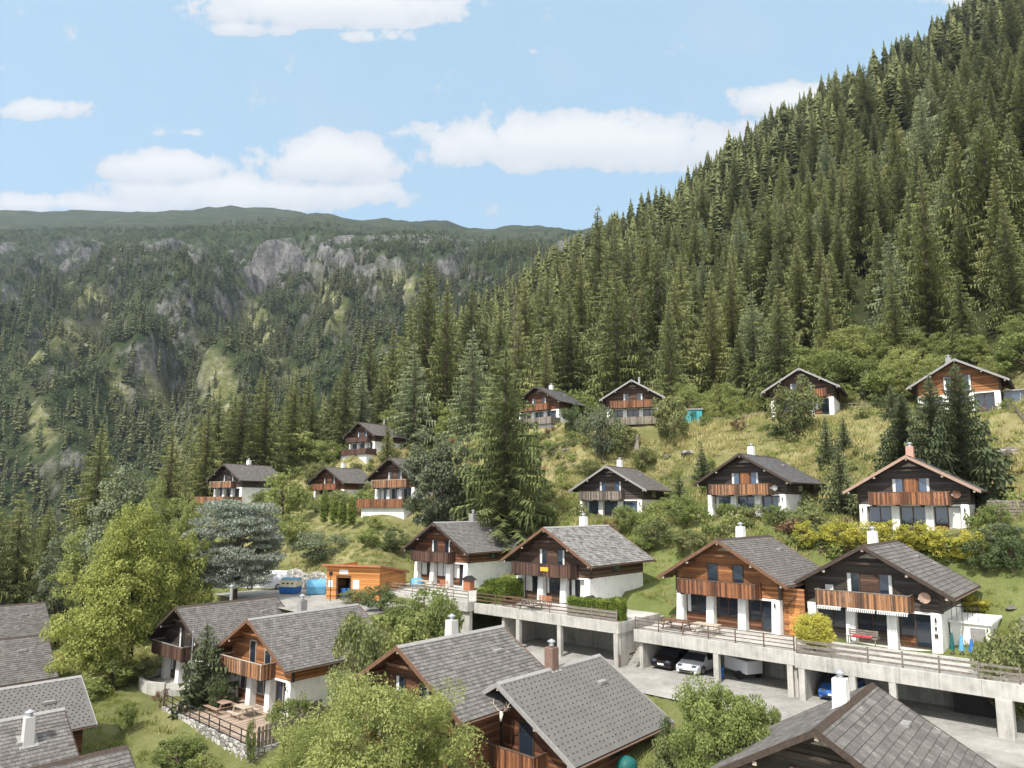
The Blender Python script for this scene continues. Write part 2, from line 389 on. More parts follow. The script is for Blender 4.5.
MT['metal'] = m_plain('galvanised_metal', (.5, .5, .5), .4, .12, 8, metal=.7)
MT['iron'] = m_plain('black_iron', (.03, .028, .027), .6, .2, 10)
MT['copper'] = m_plain('brown_sheet_metal', (.2, .13, .1), .55, .2, 5)
MT['red'] = m_plain('red_cloth', (.5, .04, .05), .9, .1, 8)
MT['blue'] = m_plain('blue_plastic', (.03, .14, .42), .5, .12, 3)
MT['lblue'] = m_plain('light_blue_plastic', (.12, .33, .5), .5, .12, 3)
MT['teal'] = m_plain('teal_sheet', (.012, .10, .09), .55, .15, 3)
MT['cyan'] = m_plain('turquoise_sheet', (.06, .30, .32), .6, .12, 2)
MT['cream'] = m_plain('cream_plastic', (.6, .54, .38), .6, .1, 3)
MT['white'] = m_plain('white_paint', (.78, .78, .77), .35, .04, 2, spec=.5)
MT['silver'] = m_plain('pale_car_paint', (.72, .73, .75), .25, .03, 2, spec=.6)
MT['carblue'] = m_plain('blue_car_paint', (.03, .12, .4), .25, .05, 2, spec=.6)
MT['rubber'] = m_plain('tyre_rubber', (.02, .02, .02), .8, .1, 6)
MT['yellow'] = m_plain('orange_yellow_board', (.75, .38, .04), .6, .08, 4)
MT['terra'] = m_plain('terracotta', (.36, .14, .07), .8, .15, 5)
MT['bone'] = m_plain('bleached_bone', (.68, .64, .56), .7, .1, 8)
MT['brickch'] = m_plain('pink_render', (.45, .27, .21), .85, .15, 6)
MT['bark'] = m_plain('tree_bark', (.10, .075, .055), .9, .35, 5)
MT['bark_grey'] = m_plain('grey_dead_wood', (.3, .26, .22), .9, .35, 5)
MT['t_grey'] = m_tiles('grey_fibre_slates', (.175, .165, .154), (.108, .101, .095))
MT['t_brown'] = m_tiles('brown_grey_slates', (.16, .148, .137), (.098, .09, .083), lich=(.36, .35, .32))
MT['t_big'] = m_tiles('worn_grey_shingles', (.175, .164, .152), (.102, .095, .089), w=.28, h=.27, lich=(.42, .41, .38), la=.35)
MT['t_lichen'] = m_tiles('lichen_covered_slates', (.17, .158, .147), (.10, .093, .087), lich=(.42, .41, .39), la=.85, ls=1.7, lo=.44, hi=.56)
MT['t_dark'] = m_tiles('dark_grey_slates', (.14, .135, .135), (.085, .082, .08), la=.25)
MT['t_long'] = m_tiles('broad_slate_rows', (.155, .143, .133), (.095, .088, .082), w=.5, h=.36, lich=(.5, .5, .48), la=.5, ls=1, lo=.55, hi=.66)
MT['t_metal'] = m_plain('grey_coated_sheet', (.135, .13, .12), .85, .1, 1.2, spec=.2)
MT['dots'] = m_plain('dark_snow_guards', (.06, .058, .054), .7, .1, 5)
def m_stone(name, c=(.42, .40, .36), sc=2.2):
    t = NT(name); v = t.obj()
    vo = t.n('TexVoronoi', feature='F1', i={'Vector': t.mapv(v, (1, 1, 1.5)), 'Scale': sc}); ve = t.n('TexVoronoi', feature='DISTANCE_TO_EDGE', i={'Vector': t.mapv(v, (1, 1, 1.5)), 'Scale': sc})
    w = t.n('TexWhiteNoise', i={'Vector': vo.outputs['Color']}).outputs[0]; n = t.noise(v, 7, 5, .6)
    col = t.ramp(t.math('ADD', t.math('MULTIPLY', w, .6), t.math('MULTIPLY', n, .4)), [(.2, sc3(c, .5)), (.5, c), (.85, sc3(c, 1.35))])
    e = t.fac(ve.outputs['Distance'], 0, .1); col = t.mix(e, sc3(c, .22), col)
    t.bump(t.math('ADD', t.math('MINIMUM', e, 1), t.math('MULTIPLY', n, .3)), .9, .06); return t.done(col, .9, .2)
MT['stone'] = m_stone('rubble_stone'); MT['rock'] = m_stone('rock', (.27, .25, .22), .7)
def m_deckboards():
    t = NT('terrace_boards'); v = t.obj(); sp = t.n('SeparateXYZ', i={0: v}); y = sp.outputs[0]
    q = t.math('DIVIDE', y, .14); fr = t.math('FRACT', q); wn = t.n('TexWhiteNoise', noise_dimensions='1D', i={'W': t.math('FLOOR', t.math('DIVIDE', y, .14))}).outputs[0]
    n = t.noise(t.mapv(v, (6, .6, 1)), 2, 5)
    col = t.ramp(t.math('ADD', t.math('MULTIPLY', wn, .5), t.math('MULTIPLY', n, .6)), [(.2, (.17, .12, .09)), (.6, (.36, .28, .21)), (.95, (.52, .43, .34))])
    col = t.mix(t.math('MULTIPLY', t.math('LESS_THAN', fr, .1), .7), col, (.06, .045, .035)); return t.done(col, .85, .2)
MT['deck'] = m_deckboards()
def m_asphalt():
    t = NT('pale_worn_asphalt'); v = t.obj()
    n = t.noise(v, .25, 5, .6); f = t.noise(v, 14, 5, .75); pt = t.noise(v, 1.1, 6, .7)
    col = t.ramp(t.math('ADD', t.math('MULTIPLY', n, .45), t.math('ADD', t.math('MULTIPLY', f, .2), t.math('MULTIPLY', pt, .35))), [(.34, (.14, .132, .118)), (.47, (.26, .248, .225)), (.64, (.38, .365, .335))])
    vor = t.n('TexVoronoi', feature='DISTANCE_TO_EDGE', i={'Vector': t.mapv(v, (1, 1, 1)), 'Scale': .33}).outputs['Distance']
    ck = t.math('MULTIPLY', t.math('LESS_THAN', vor, .012), t.fac(pt, .4, .6), clamp=True)
    col = t.mix(t.math('MULTIPLY', ck, .5), col, (.12, .11, .1)); t.bump(f, .3, .01); return t.done(col, .92, .2)
MT['asphalt'] = m_asphalt()

# ------------------------------------------------------------------ ground sheets
def m_ground():
    t = NT('meadow_ground'); v = t.obj()
    big = t.noise(v, .045, 5, .6); mid = t.noise(v, .35, 5, .65); fine = t.noise(v, 3.2, 5, .75); vf = t.noise(v, 11, 3, .7)
    f = t.math('ADD', t.math('MULTIPLY', mid, .55), t.math('ADD', t.math('MULTIPLY', fine, .25), t.math('MULTIPLY', vf, .2)))
    green = t.ramp(f, [(.3, (.055, .07, .022)), (.48, (.13, .145, .05)), (.62, (.20, .20, .08)), (.75, (.28, .26, .13))])
    dry = t.ramp(f, [(.3, (.13, .11, .045)), (.48, (.27, .23, .11)), (.62, (.40, .34, .18)), (.76, (.46, .40, .24))])
    at = t.n('Attribute', attribute_name='dry').outputs['Fac']
    m = t.math('ADD', at, t.math('MULTIPLY', t.math('SUBTRACT', t.noise(v, .16, 5, .65), .5), 2.0), clamp=True)
    col = t.mix(m, green, dry)
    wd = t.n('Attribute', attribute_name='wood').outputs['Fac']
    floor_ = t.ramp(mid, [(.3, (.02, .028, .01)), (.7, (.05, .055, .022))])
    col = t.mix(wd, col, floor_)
    lv = t.n('Attribute', attribute_name='lawn').outputs['Fac']
    lawn = t.ramp(f, [(.3, (.09, .12, .032)), (.55, (.155, .18, .06)), (.75, (.23, .235, .095))])
    col = t.mix(lv, col, lawn)
    t.bump(t.math('ADD', fine, vf), .9, .12); return t.done(col, .95, .1)
def grid(xs, ys, fn, name, mat, attrs=None):
    X, Y = np.meshgrid(xs, ys); Z = fn(X, Y); nx, ny = len(xs), len(ys)
    V = np.stack([X.ravel(), Y.ravel(), Z.ravel()], 1)
    i = np.arange(nx*ny).reshape(ny, nx)
    Q = np.stack([i[:-1, :-1].ravel(), i[:-1, 1:].ravel(), i[1:, 1:].ravel(), i[1:, :-1].ravel()], 1)
    me = npmesh(name, V, Q, mat, smooth=True)
    for k, fa in (attrs or {}).items():
        a = me.attributes.new(k, 'FLOAT', 'POINT'); a.data.foreach_set('value', fa(X, Y).ravel().astype(np.float32))
    return tag(mk(name, me), kind='structure')
xs = np.concatenate([np.arange(-760, -90, 12.), np.arange(-90, -66, 2.), np.arange(-66, 66, .55), np.arange(66, 110, 2.), np.arange(110, 800, 11.)])
ys = np.concatenate([np.arange(-160, 16, 8.), np.arange(16, 140, .55), np.arange(140, 200, 2.), np.arange(200, 800, 9.)])
def a_dry(X, Y):
    s, t = st(X, Y)
    return np.clip(.20*sst(62, 70, t)+.16*sst(76, 84, t)+.05+.28*(s < -60)*sst(45, 50, t), 0, 1)
def a_lawn(X, Y):
    s, t = st(X, Y); return sst(50, 54, t)*(1-sst(63, 70, t))*sst(-66, -58, s)*.9+sst(20, 24, t)*0
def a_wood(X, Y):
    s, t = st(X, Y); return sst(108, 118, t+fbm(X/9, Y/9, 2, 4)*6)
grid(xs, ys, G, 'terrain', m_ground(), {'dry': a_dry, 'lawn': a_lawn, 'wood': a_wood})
def m_mount():
    t = NT('mountain_surface'); v = t.obj(); ge = t.n('NewGeometry').outputs['Normal']
    nz = t.n('SeparateXYZ', i={0: ge}).outputs[2]
    n = t.noise(v, .02, 7, .68); n2 = t.noise(t.mapv(v, (1, 1, .35)), .06, 7, .75); n3 = t.noise(v, .2, 5, .7)
    grass = t.ramp(t.math('ADD', t.math('MULTIPLY', n, .6), t.math('MULTIPLY', n3, .4)), [(.35, (.018, .03, .012)), (.5, (.034, .05, .019)), (.68, (.08, .092, .035))])
    rock = t.ramp(t.math('ADD', t.math('MULTIPLY', n2, .7), t.math('MULTIPLY', n3, .3)), [(.36, (.035, .04, .036)), (.48, (.10, .10, .092)), (.6, (.21, .2, .185)), (.74, (.36, .345, .32))])
    at = t.n('Attribute', attribute_name='rock').outputs['Fac']
    k = t.math('ADD', t.math('ADD', t.math('MULTIPLY', t.math('SUBTRACT', .62, nz), 3.4), at), t.math('MULTIPLY', t.math('SUBTRACT', n2, .5), 4.2), clamp=True)
    col = t.mix(k, grass, rock)
    ca = t.n('Attribute', attribute_name='clear').outputs['Fac']
    n5 = t.noise(v, .11, 6, .75)
    lt = t.ramp(n5, [(.36, (.09, .105, .035)), (.5, (.21, .215, .085)), (.58, (.31, .29, .16)), (.64, (.42, .40, .35))])
    col = t.mix(t.math('MULTIPLY', ca, t.fac(n5, .25, .42), clamp=True), col, lt)
    ta = t.n('Attribute', attribute_name='top').outputs['Fac']
    topc = t.ramp(t.math('ADD', t.math('MULTIPLY', n, .5), t.math('MULTIPLY', n2, .5)), [(.35, (.014, .024, .011)), (.5, (.032, .045, .02)), (.64, (.085, .088, .045))])
    col = t.mix(ta, col, topc)
    t.bump(t.math('ADD', n2, n3), .8, 6.); return t.done(col, .95, .1)
def qv(X, Y):
    butt = fbm(X/150, Y/520, 4, 21); return Y/(1480-300*sst(-1000, -350, X)+butt*170)
mxs = np.concatenate([np.arange(-3200, -1300, 40.), np.arange(-1300, 500, 6.), np.arange(500, 2400, 50.)])
mys = np.concatenate([np.arange(330, 900, 9.), np.arange(900, 1750, 5.5), np.arange(1750, 3500, 22.)])
grid(mxs, mys, M, 'mountain', m_mount(), {'clear': lambda X, Y: clearing(*proj(X, Y, M(X, Y))), 'top': lambda X, Y: sst(1.02, 1.12, qv(X, Y)), 'rock': lambda X, Y: np.exp(-((qv(X, Y)-.9)/.08)**2)*(.6+(ribf(X, Y)-.4)*2.6)-.42+sst(.18, .42, fbm(X/45, Y/80, 4, 101))*1.0*sst(.45, .55, qv(X, Y))*(1-sst(1.0, 1.06, qv(X, Y)))})

# road lane (4 mm proud of the cut), parking bay
def sheet(name, pts, z, mat, th=.0):
    m = MB(); m.face([(*xy(*p), z) for p in pts]); o = m.build(name, mat); return tag(o, kind='structure')
road_pts = [(-52, 38.6), (-40, 38.4), (-31, 38.3), (-27, 40.7), (-16, 40.6), (-12, 38.1), (0, 37.5), (38, 36.5), (38, 51.2), (-50, 51.2)]
sheet('road', road_pts, ROADZ, MT['asphalt'])
sheet('parking_bay', [(-75, 35), (-57, 34.2), (-50.5, 36.5), (-50.5, 43.5), (-74.5, 44)], -9.6, MT['asphalt'])

# ------------------------------------------------------------------ chalets
def window(root, x0, x1, z0, z1, y, nm=2, fr='frame', cur=(), glass='glass', transom=None, name='window', d=.06):
    f = MB(); w = .075
    f.box(x0, x1, y-d, y, z1-w, z1); f.box(x0, x1, y-d, y, z0, z0+w); f.box(x0, x0+w, y-d, y, z0+w, z1-w); f.box(x1-w, x1, y-d, y, z0+w, z1-w)
    for k in range(1, nm):
        xm = x0+(x1-x0)*k/nm; f.box(xm-w*.55, xm+w*.55, y-d, y, z0+w, z1-w)
    if transom: f.box(x0+w, x1-w, y-d+.01, y, transom-.03, transom+.03)
    o = f.build(name, MT[fr], root)
    p = MB(); p.box(x0+w, x1-w, y-.025, y-.005, z0+w, z1-w); p.build('pane', MT[glass], o)
    for (a, b) in cur:
        c = MB(); n = 8; xa = x0+w+(x1-x0-2*w)*a; xb = x0+w+(x1-x0-2*w)*b
        for k in range(n):
            u0 = xa+(xb-xa)*k/n; u1 = xa+(xb-xa)*(k+1)/n; ya = y-.032-(k % 2)*.018; yb = y-.032-((k+1) % 2)*.018
            c.face([(u0, ya, z0+w), (u1, yb, z0+w), (u1, yb, z1-w), (u0, ya, z1-w)])
        c.build('curtain', MT['curtain'], o)
    return o
def roof_mesh(root, H, W, L, sl, mat, trim, rowh=.27, dots=False, hide_left=False, soff='trim_dark'):
    m = MB(); S = W*math.sqrt(1+sl*sl); n = int(round(S/rowh)); lift = .028
    for sgn in (-1, 1):
        for k in range(n):
            u0, u1 = S*k/n, S*(k+1)/n
            x0, x1 = u0/S*W, u1/S*W; nx = sl/math.sqrt(1+sl*sl); nz_ = 1/math.sqrt(1+sl*sl)
            zu, zl = H-x0*sl, H-x1*sl; w = ((u0*7.3+sgn) % 1)*.004
            a = (sgn*x0, 0, zu+.002); b = (sgn*x0, L, zu+.002)
            lf = 0 if dots else lift
            c = (sgn*(x1+nx*lf), L, zl+nz_*lf); d = (sgn*(x1+nx*lf), 0, zl+nz_*lf)
            uv = [(0, u0), (L, u0), (L, u1-.004), (0, u1-.004)]
            m.face([a, b, c, d], 0, uv)
            e = (sgn*x1, L, zl-.01); f = (sgn*x1, 0, zl-.01)
            if lf: m.face([d, c, e, f], 0, [(0, u1-.004), (L, u1-.004), (L, u1-.02), (0, u1-.02)])
        if dots:
            nr = 18; nc = 25
            for i in range(1, nr):
                for j in range(nc):
                    u = S*i/nr; yy = (j+.5+(i % 2)*.5)*L/nc+.0
                    if yy > L-.2: continue
                    x = u/S*W; yy += (i*.37 % 1)*.06+.03*math.sin(j*2.1+i*4.7); dd = .019; x += .02*math.sin(i*5.1+j*3.3); z = H-x*sl+.03
                    m.hexa([(sgn*x-dd, yy-.035, z-sl*sgn*(-dd)-.03), (sgn*x+dd, yy-.035, z-sl*sgn*dd-.03), (sgn*x+dd, yy+.035, z-sl*sgn*dd-.03), (sgn*x-dd, yy+.035, z+sl*sgn*dd-.03),
                            (sgn*x-dd, yy-.035, z+sl*sgn*dd+.03), (sgn*x+dd, yy-.035, z-sl*sgn*dd+.03), (sgn*x+dd, yy+.035, z-sl*sgn*dd+.03), (sgn*x-dd, yy+.035, z+sl*sgn*dd+.03)], 1)
    rf = m.build('roof', [MT[mat], MT['dots']], root)
    s = MB(); th = .17
    s.prism([(0, H-.012), (W-.02, H-W*sl+.0), (W-.02, H-W*sl-th), (0, H-.012-th)], .03, L-.03)
    s.prism([(-W+.02, H-W*sl), (-.0, H-.012), (0, H-.012-th), (-W+.02, H-W*sl-th)], .03, L-.03)
    s.build('soffit', MT[soff], rf)
    for y0, y1 in ((-.03, .025), (L-.025, L+.03)):
        b = MB(); t = .24
        b.prism([(0, H+.04), (W+.03, H-(W+.03)*sl+.04), (W+.03, H-(W+.03)*sl-t), (0, H-t)], y0, y1)
        b.prism([(-W-.03, H-(W+.03)*sl+.04), (0, H+.04), (0, H-t), (-W-.03, H-(W+.03)*sl-t)], y0, y1)
        b.build('bargeboard', MT[trim], rf)
    c = MB()
    for sgn in (-1, 1):
        c.face([(0, -.02, H+.055), (0, L+.02, H+.055), (sgn*.2, L+.02, H+.045-.2*sl), (sgn*.2, -.02, H+.045-.2*sl)])
        c.face([(sgn*.2, -.02, H+.045-.2*sl), (sgn*.2, L+.02, H+.045-.2*sl), (sgn*.2, L+.02, H-.2*sl), (sgn*.2, -.02, H-.2*sl)])
    c.build('ridge_cap', MT['trim_grey' if dots or mat in ('t_grey', 't_lichen', 't_big') else 'trim_dark'], rf)
    for sgn in (-1, 1):
        g = MB(); zz = H-W*sl-.06; a = [(sgn*(W+.03+.07*(1-math.cos(k*math.pi/4))), zz-.07*math.sin(k*math.pi/4)) for k in range(5)]
        for k in range(4): g.face([(a[k][0], 0, a[k][1]), (a[k+1][0], 0, a[k+1][1]), (a[k+1][0], L, a[k+1][1]), (a[k][0], L, a[k][1])])
        g.build('gutter', MT['copper'], rf)
    return rf
def chimney(rf, x, y, H, sl, kind='stucco', w=.62, l=.62, h=1.35):
    zb = H-abs(x)*sl; c = MB(); t = .02
    if kind == 'metal' or kind == 'copperbox':
        c.box(x-w/2, x+w/2, y-l/2, y+l/2, zb-.5, zb+h*.72)
        o = c.build('chimney', MT['copper' if kind == 'copperbox' else 'trim_grey'], rf, bevel=.015)
    elif kind == 'pipe':
        c.cyl((x, y, zb-.4), (x, y, zb+h), .15, n=14); o = c.build('chimney', MT['metal'], rf, smooth=False)
    else:
        q = [(x-w/2-t, y-l/2-t), (x+w/2+t, y-l/2-t), (x+w/2+t, y+l/2+t), (x-w/2-t, y+l/2+t)]; p = [(x-w/2+t, y-l/2+t), (x+w/2-t, y-l/2+t), (x+w/2-t, y+l/2-t), (x-w/2+t, y+l/2-t)]
        c.hexa([(*a, zb-.5) for a in q]+[(*a, zb+h*.78) for a in p]); o = c.build('chimney', MT[kind], rf, bevel=.02)
    k = MB(); top = zb+h*.8 if kind != 'pipe' else zb+h-.1
    k.cyl((x, y, top-.05), (x, y, top+.16), .16, .13, 12); k.cyl((x, y, top+.17), (x, y, top+.22), .26, .26, 12); k.cyl((x, y, top+.22), (x, y, top+.34), .26, .05, 12)
    k.build('chimney_cap', MT['metal'], o)
    fl = MB()
    for sg in (-1, 1):
        xa, xb = (x, x+sg*(w/2+.18)); f = lambda u: H-abs(u)*sl+.04
        fl.face([(xa, y-l/2-.2, f(xa)), (xb, y-l/2-.2, f(xb)), (xb, y+l/2+.2, f(xb)), (xa, y+l/2+.2, f(xa))])
    fl.build('flashing', MT['trim_grey'], o)
    return o
def balcony(root, x0, x1, z, y0, y1, wood, rail='trim_grey', ret=True, boards=True, frame='trim_dark', gap=.03, rh=.98):
    b = MB(); b.box(x0, x1, y0, y1, z-.12, z)
    for k in range(4):
        xx = x0+.3+(x1-x0-.6)*k/3; b.box(xx-.07, xx+.07, y0+.06, y1, z-.28, z-.121)
    o = b.build('balcony', MT[frame], root)
    r = MB(); n = max(2, int((x1-x0)/.15)); rr = random.Random(int(x0*100+z*10+len(wood)*7))
    for k in range(n):
        xa = x0+(x1-x0)*k/n; xb = x0+(x1-x0)*(k+1)/n-gap*.5; dz = rr.uniform(-.02, .03)
        r.box(xa, xb, y0-.03-rr.uniform(0, .008), y0-.004, z-.16+dz, z+rh-.04)
    if ret:
        n = max(2, int((y1-y0)/.15))
        for xx in (x0-.03, x1+.004):
            for k in range(n):
                ya = y0+(y1-y0)*k/n; yb = y0+(y1-y0)*(k+1)/n-gap*.5
                r.box(xx, xx+.026, ya, yb, z-.16, z+rh-.04)
    r.build('balcony_railing', MT[wood], o)
    h = MB(); h.box(x0-.05, x1+.05, y0-.06, y0+.03, z+rh-.04, z+rh+.02)
    for xx in (x0-.04, x1-.03): h.box(xx, xx+.07, y0+.031, y1, z+rh-.04, z+rh+.02)
    h.build('handrail', MT[rail], o)
    for xx in (x0+.03, (x0+x1)/2, x1-.1):
        p = MB(); p.box(xx, xx+.07, y0-.066, y0-.031, z-.14, z+rh-.041); p.build('post', MT['trim_light' if rail == 'trim_light' else frame], o)
    return o
def chalet(key, label, wood='w_dark', balc='b_brown', roof='t_grey', trim='trim_dark', chim=('stucco', -.3, 4.6), balx=(-3.7, 2.6), piers=True, rail='trim_grey',
           glass='glass', cur=None, upcur=True, detail=True, rowh=.27, dots=False, fr='frame', soff='trim_dark', ground=True, door=True, name='chalet', low='stucco', upw=((-1.5, -.58), (.62, 1.54)), sidew=True, tall=1.0, group='alpine chalets of the village'):
    hx, hy, hz, yw, L, W = HS[key]; H = RH[key]; sl = .59; ww = W*.81
    root = thing(name, label, 'chalet', (hx, hy, hz-H), -yw, group)
    f0 = 1.25; yb = L-.55; zt = H-.18
    U = MB(); kz = zt-ww*sl-.01; zf = 2.5
    U.prism([(-ww, zf), (ww, zf), (ww, kz), (0, zt-.01), (-ww, kz)], f0, yb)
    for sx in (-1, 1):                                        # corner posts, a touch proud
        U.box(sx*ww-.11, sx*ww+.11, f0-.03, f0+.14, zf-.01, kz-.06, 1)
    U.build('upper_wall', [MT[wood], MT['trim_dark']], root)
    if ground:
        zb0 = -.2 if key in ('H4', 'H5', 'H6', 'H7') else -3; g = MB(); g.prism([(-ww+.03, zb0), (ww-.03, zb0), (ww-.03, zf), (-ww+.03, zf)], f0+.42, yb-.02)
        g.build('ground_floor', MT[low], root)
        px = [-ww+.32, -ww+.32+(2*ww-.64)/3, -ww+.32+(2*ww-.64)*2/3, ww-.32]
        if piers:
            for i, x in enumerate(px):
                p = MB(); w = .31; fl = .22 if i != 3 else .34
                p.hexa([(x-w, f0-.22-fl*.3, zb0*.7), (x+w, f0-.22-fl*.3, zb0*.7), (x+w, f0+.418, zb0*.7), (x-w, f0+.418, zb0*.7), (x-w, f0-.1, zf-.004), (x+w, f0-.1, zf-.004), (x+w, f0+.418, zf-.004), (x-w, f0+.418, zf-.004)])
                p.build('pier', MT[low], root, bevel=.02)
        lb = MB(); lb.box(-ww+.64, ww-.64, f0-.04, f0+.418, zf-.16, zf-.006)
        lb.build('lintel', MT[low], root)
        cur = cur if cur is not None else [((0, .16),), (), ()]
        for i in range(3):
            x0 = px[i]+.33; x1 = px[i+1]-.33
            isd = door and i == 2
            zs = .06 if isd else .78
            window(root, x0, x1, zs, zf-.18, f0+.41, 2, fr, cur[i], glass)
            if not isd:
                s_ = MB(); s_.box(x0, x1, f0+.36, f0+.417, 0, zs-.01); s_.build('sill_panel', MT['w_brown' if wood == 'w_orange' else wood], root)
            else:
                s_ = MB(); s_.box(x0+.08, (x0+x1)/2-.05, f0+.34, f0+.349, .1, .8); s_.build('door_panel', MT['w_brown'], root)
    for j, (a, b) in enumerate(upw):
        window(root, a, b, 2.66, 4.85, f0-.005, 1, fr, ((0, .32),) if upcur and j == 0 else (((.72, 1),) if upcur else ()), glass, name='balcony_door')
    if detail:
        v = MB(); v.prism([(-.62, zt-.75), (.62, zt-.75), (.0, zt-.42)], f0-.025, f0-.002); v.build('gable_vent', MT['trim_light'], root)
        tb = MB(); tb.box(-1.75, 1.75, f0-.62, f0-.5, zt-1.17, zt-1.03); tb.build('tie_beam', MT[soff], root)
    rf = roof_mesh(root, H, W, L, sl, roof, trim, rowh, dots, soff=soff)
    for x in (-W*.92, -W*.5, 0, W*.5, W*.92):
        zc = H-abs(x)*sl-.19; p = MB(); p.box(x-.09, x+.09, .1, f0+.3, zc-.24, zc-.07 if x else zc-.02)
        q = p.build('purlin', MT[soff], rf)
        e = MB(); e.box(x-.085, x+.085, .06, .099, zc-.235, zc-.075); e.build('purlin_end', MT['trim_light'], q)
    if chim:
        for c_ in (chim if isinstance(chim[0], tuple) else (chim,)): chimney(rf, c_[1], c_[2], H, sl, c_[0], *(c_[3:]))
    vp = MB(); vp.box(1.6, 1.95, L-2.6, L-1.9, H-1.78*sl-.04, H-1.78*sl+.12); vp.build('roof_vent', MT['trim_grey'], rf)
    if balx:
        balcony(root, balx[0], balx[1], 2.62, f0-1.15, f0-.01, balc, rail)
    if sidew:
        w_ = MB(); w_.box(ww+.002, ww+.05, 4.4, 5.7, 2.75, kz-.12); o = w_.build('side_window', MT[fr], root)
        w_ = MB(); w_.box(ww+.051, ww+.06, 4.5, 5.6, 2.83, kz-.2); w_.build('pane', MT[glass], o)
    return root, rf

# ------------------------------------------------------------------ the chalets
R1, rf1 = chalet('H1', 'black-brown chalet with faded pinkish gable edge and pink chimney above the yellow bushes', 'w_black', 'b_brown', 't_dark', 'trim_pink', ('brickch', -.1, 2.6), (-3.2, 3.1), glass='glass_blue', cur=[(), (), ((.5, 1),)], rail='trim_brown')
R2, rf2 = chalet('H2', 'black-brown chalet with orange balcony and white side wall, middle of the row below the meadow', 'w_black', 'b_orange', 't_dark', 'trim_dark', ('stucco', -.2, 3.6), (-3.6, 3.0), glass='glass_blue', cur=[((0, .2),), (), ((.85, 1),)], rail='trim_brown')
R3, rf3 = chalet('H3', 'black chalet with weathered dark balcony and grey metal edged roof, behind green shrubs', 'w_black', 'b_grey', 't_brown', 'trim_grey', ('stucco', -.2, 4.8), (-3.9, 1.9), glass='glass_blue', cur=[((.0, .2),), (), ()], rail='trim_dark')
R4, rf4 = chalet('H4', 'orange-brown timber chalet with brown balcony, joined to the black one, above the white car', 'w_orange', 'b_brown', 't_brown', 'trim_brown', ('stucco', -.3, 4.8), (-3.6, 2.9), cur=[((0, .16),), (), ()], rail='rail_wood', upcur=False, soff='trim_brown')
R5, rf5 = chalet('H5', 'black timber chalet with bright orange balcony and satellite dish, above the open garages', 'w_black', 'b_orange', 't_long', 'trim_dark', ('stucco', -.3, 4.0), (-3.3, 2.7), cur=[(), (), ()], rail='old_wood', rowh=.36)
R6, rf6 = chalet('H6', 'dark brown chalet with grey chimney box and a tall green hedge at its right corner', 'w_brown', 'b_dark', 't_grey', 'trim_dark', ('metal', -.3, 6.6, .75, .75, 1.5), (-3.7, 2.3), cur=[((0, .5),), ((0, .9),), ((.0, .45),)], rail='trim_dark')
R7, rf7 = chalet('H7', 'dark chalet with lichen-whitened roof and a small orange-yellow board on its balcony', 'w_dark', 'b_dark', 't_lichen', 'trim_brown', ('stucco', -.3, 6.4), (-3.9, 3.0), cur=[((0, .45),), ((0, .12),), ((.1, .3), (.6, .95))], rail='trim_dark')
R8, rf8 = chalet('H8', 'warm orange-brown chalet with wooden terrace, stone wall and black railing before it', 'w_orange', 'b_orange', 't_big', 'trim_brown', ('metal', -.3, 5.0, .6, .6, 1.5), (-3.9, 2.1), cur=[((.0, .14),), (), ()], rail='trim_light', fr='trim_light', soff='w_orange', upcur=False)
R9, rf9 = chalet('H9', 'dark chalet with silver flue, behind the warm brown one, beside the curved terrace', 'w_black', 'b_dark', 't_brown', 'trim_dark', ('pipe', -.3, 5.2), (-4.2, 1.5), rail='trim_grey')
R10, rf10 = chalet('H10', 'small dark chalet with light orange balcony and long wooden terrace, leftmost below the spruces', 'w_black', 'b_orange', 't_brown', 'trim_dark', ('stucco', -.3, 5.4), (-4.0, 2.6), cur=[((0, .2),), (), ()], rail='trim_light')
R11, rf11 = chalet('H11', 'brown chalet with white ground floor directly above the columnar thujas', 'w_brown', 'b_brown', 't_brown', 'trim_dark', ('stucco', -.3, 4.8), (-3.8, 3.2), cur=[((0, .2),), (), ()], rail='trim_brown')
R12, rf12 = chalet('H12', 'orange-balconied chalet with lower wooden terrace, half hidden by the grey-green tree', 'w_dark', 'b_orange', 't_brown', 'trim_dark', ('stucco', -.3, 6.4), (-3.8, 3.6), cur=[((0, .4),), ((.5, 1),), ()], rail='trim_light')
R13, rf13 = chalet('H13', 'highest dark chalet on the forest edge with two stacked balconies, above the thuja chalet', 'w_dark', 'b_dark', 't_brown', 'trim_dark', ('pipe', -.3, 7.5), (-3.9, 3.2), glass='glass_blue', cur=[(), (), ((0, .3),)], rail='trim_dark')
R14, rf14 = chalet('H14', 'brown chalet on grey basement, partly hidden behind the tall single spruce', 'w_brown', 'b_brown', 't_dark', 'trim_dark', ('stucco', -.3, 5.5), (-3.8, 2.6), cur=[((0, .3),), (), ()], rail='trim_brown')
R15, rf15 = chalet('H15', 'brown chalet with pale roof edge seen nearly head-on, left of the turquoise shed', 'w_dark', 'b_brown', 't_brown', 'trim_grey', ('pipe', .6, 5), (-3.4, 3.2), cur=[((0, .2),), (), ()], rail='trim_brown')
R16, rf16 = chalet('H16', 'chalet with grey-edged roof on the upper road, behind the round olive tree', 'w_dark', 'b_brown', 't_brown', 'trim_grey', None, (-3.4, 3.4), rail='trim_brown', cur=[(), (), ((0, .2),)])
R17, rf17 = chalet('H17', 'bright orange timber chalet with glazed grey annex, behind the dark blue-green spruces', 'w_orange', 'b_orange', 't_dark', 'trim_grey', ('metal', -.8, 2.0), None, rail='trim_brown', cur=[(), (), ()], sidew=False)
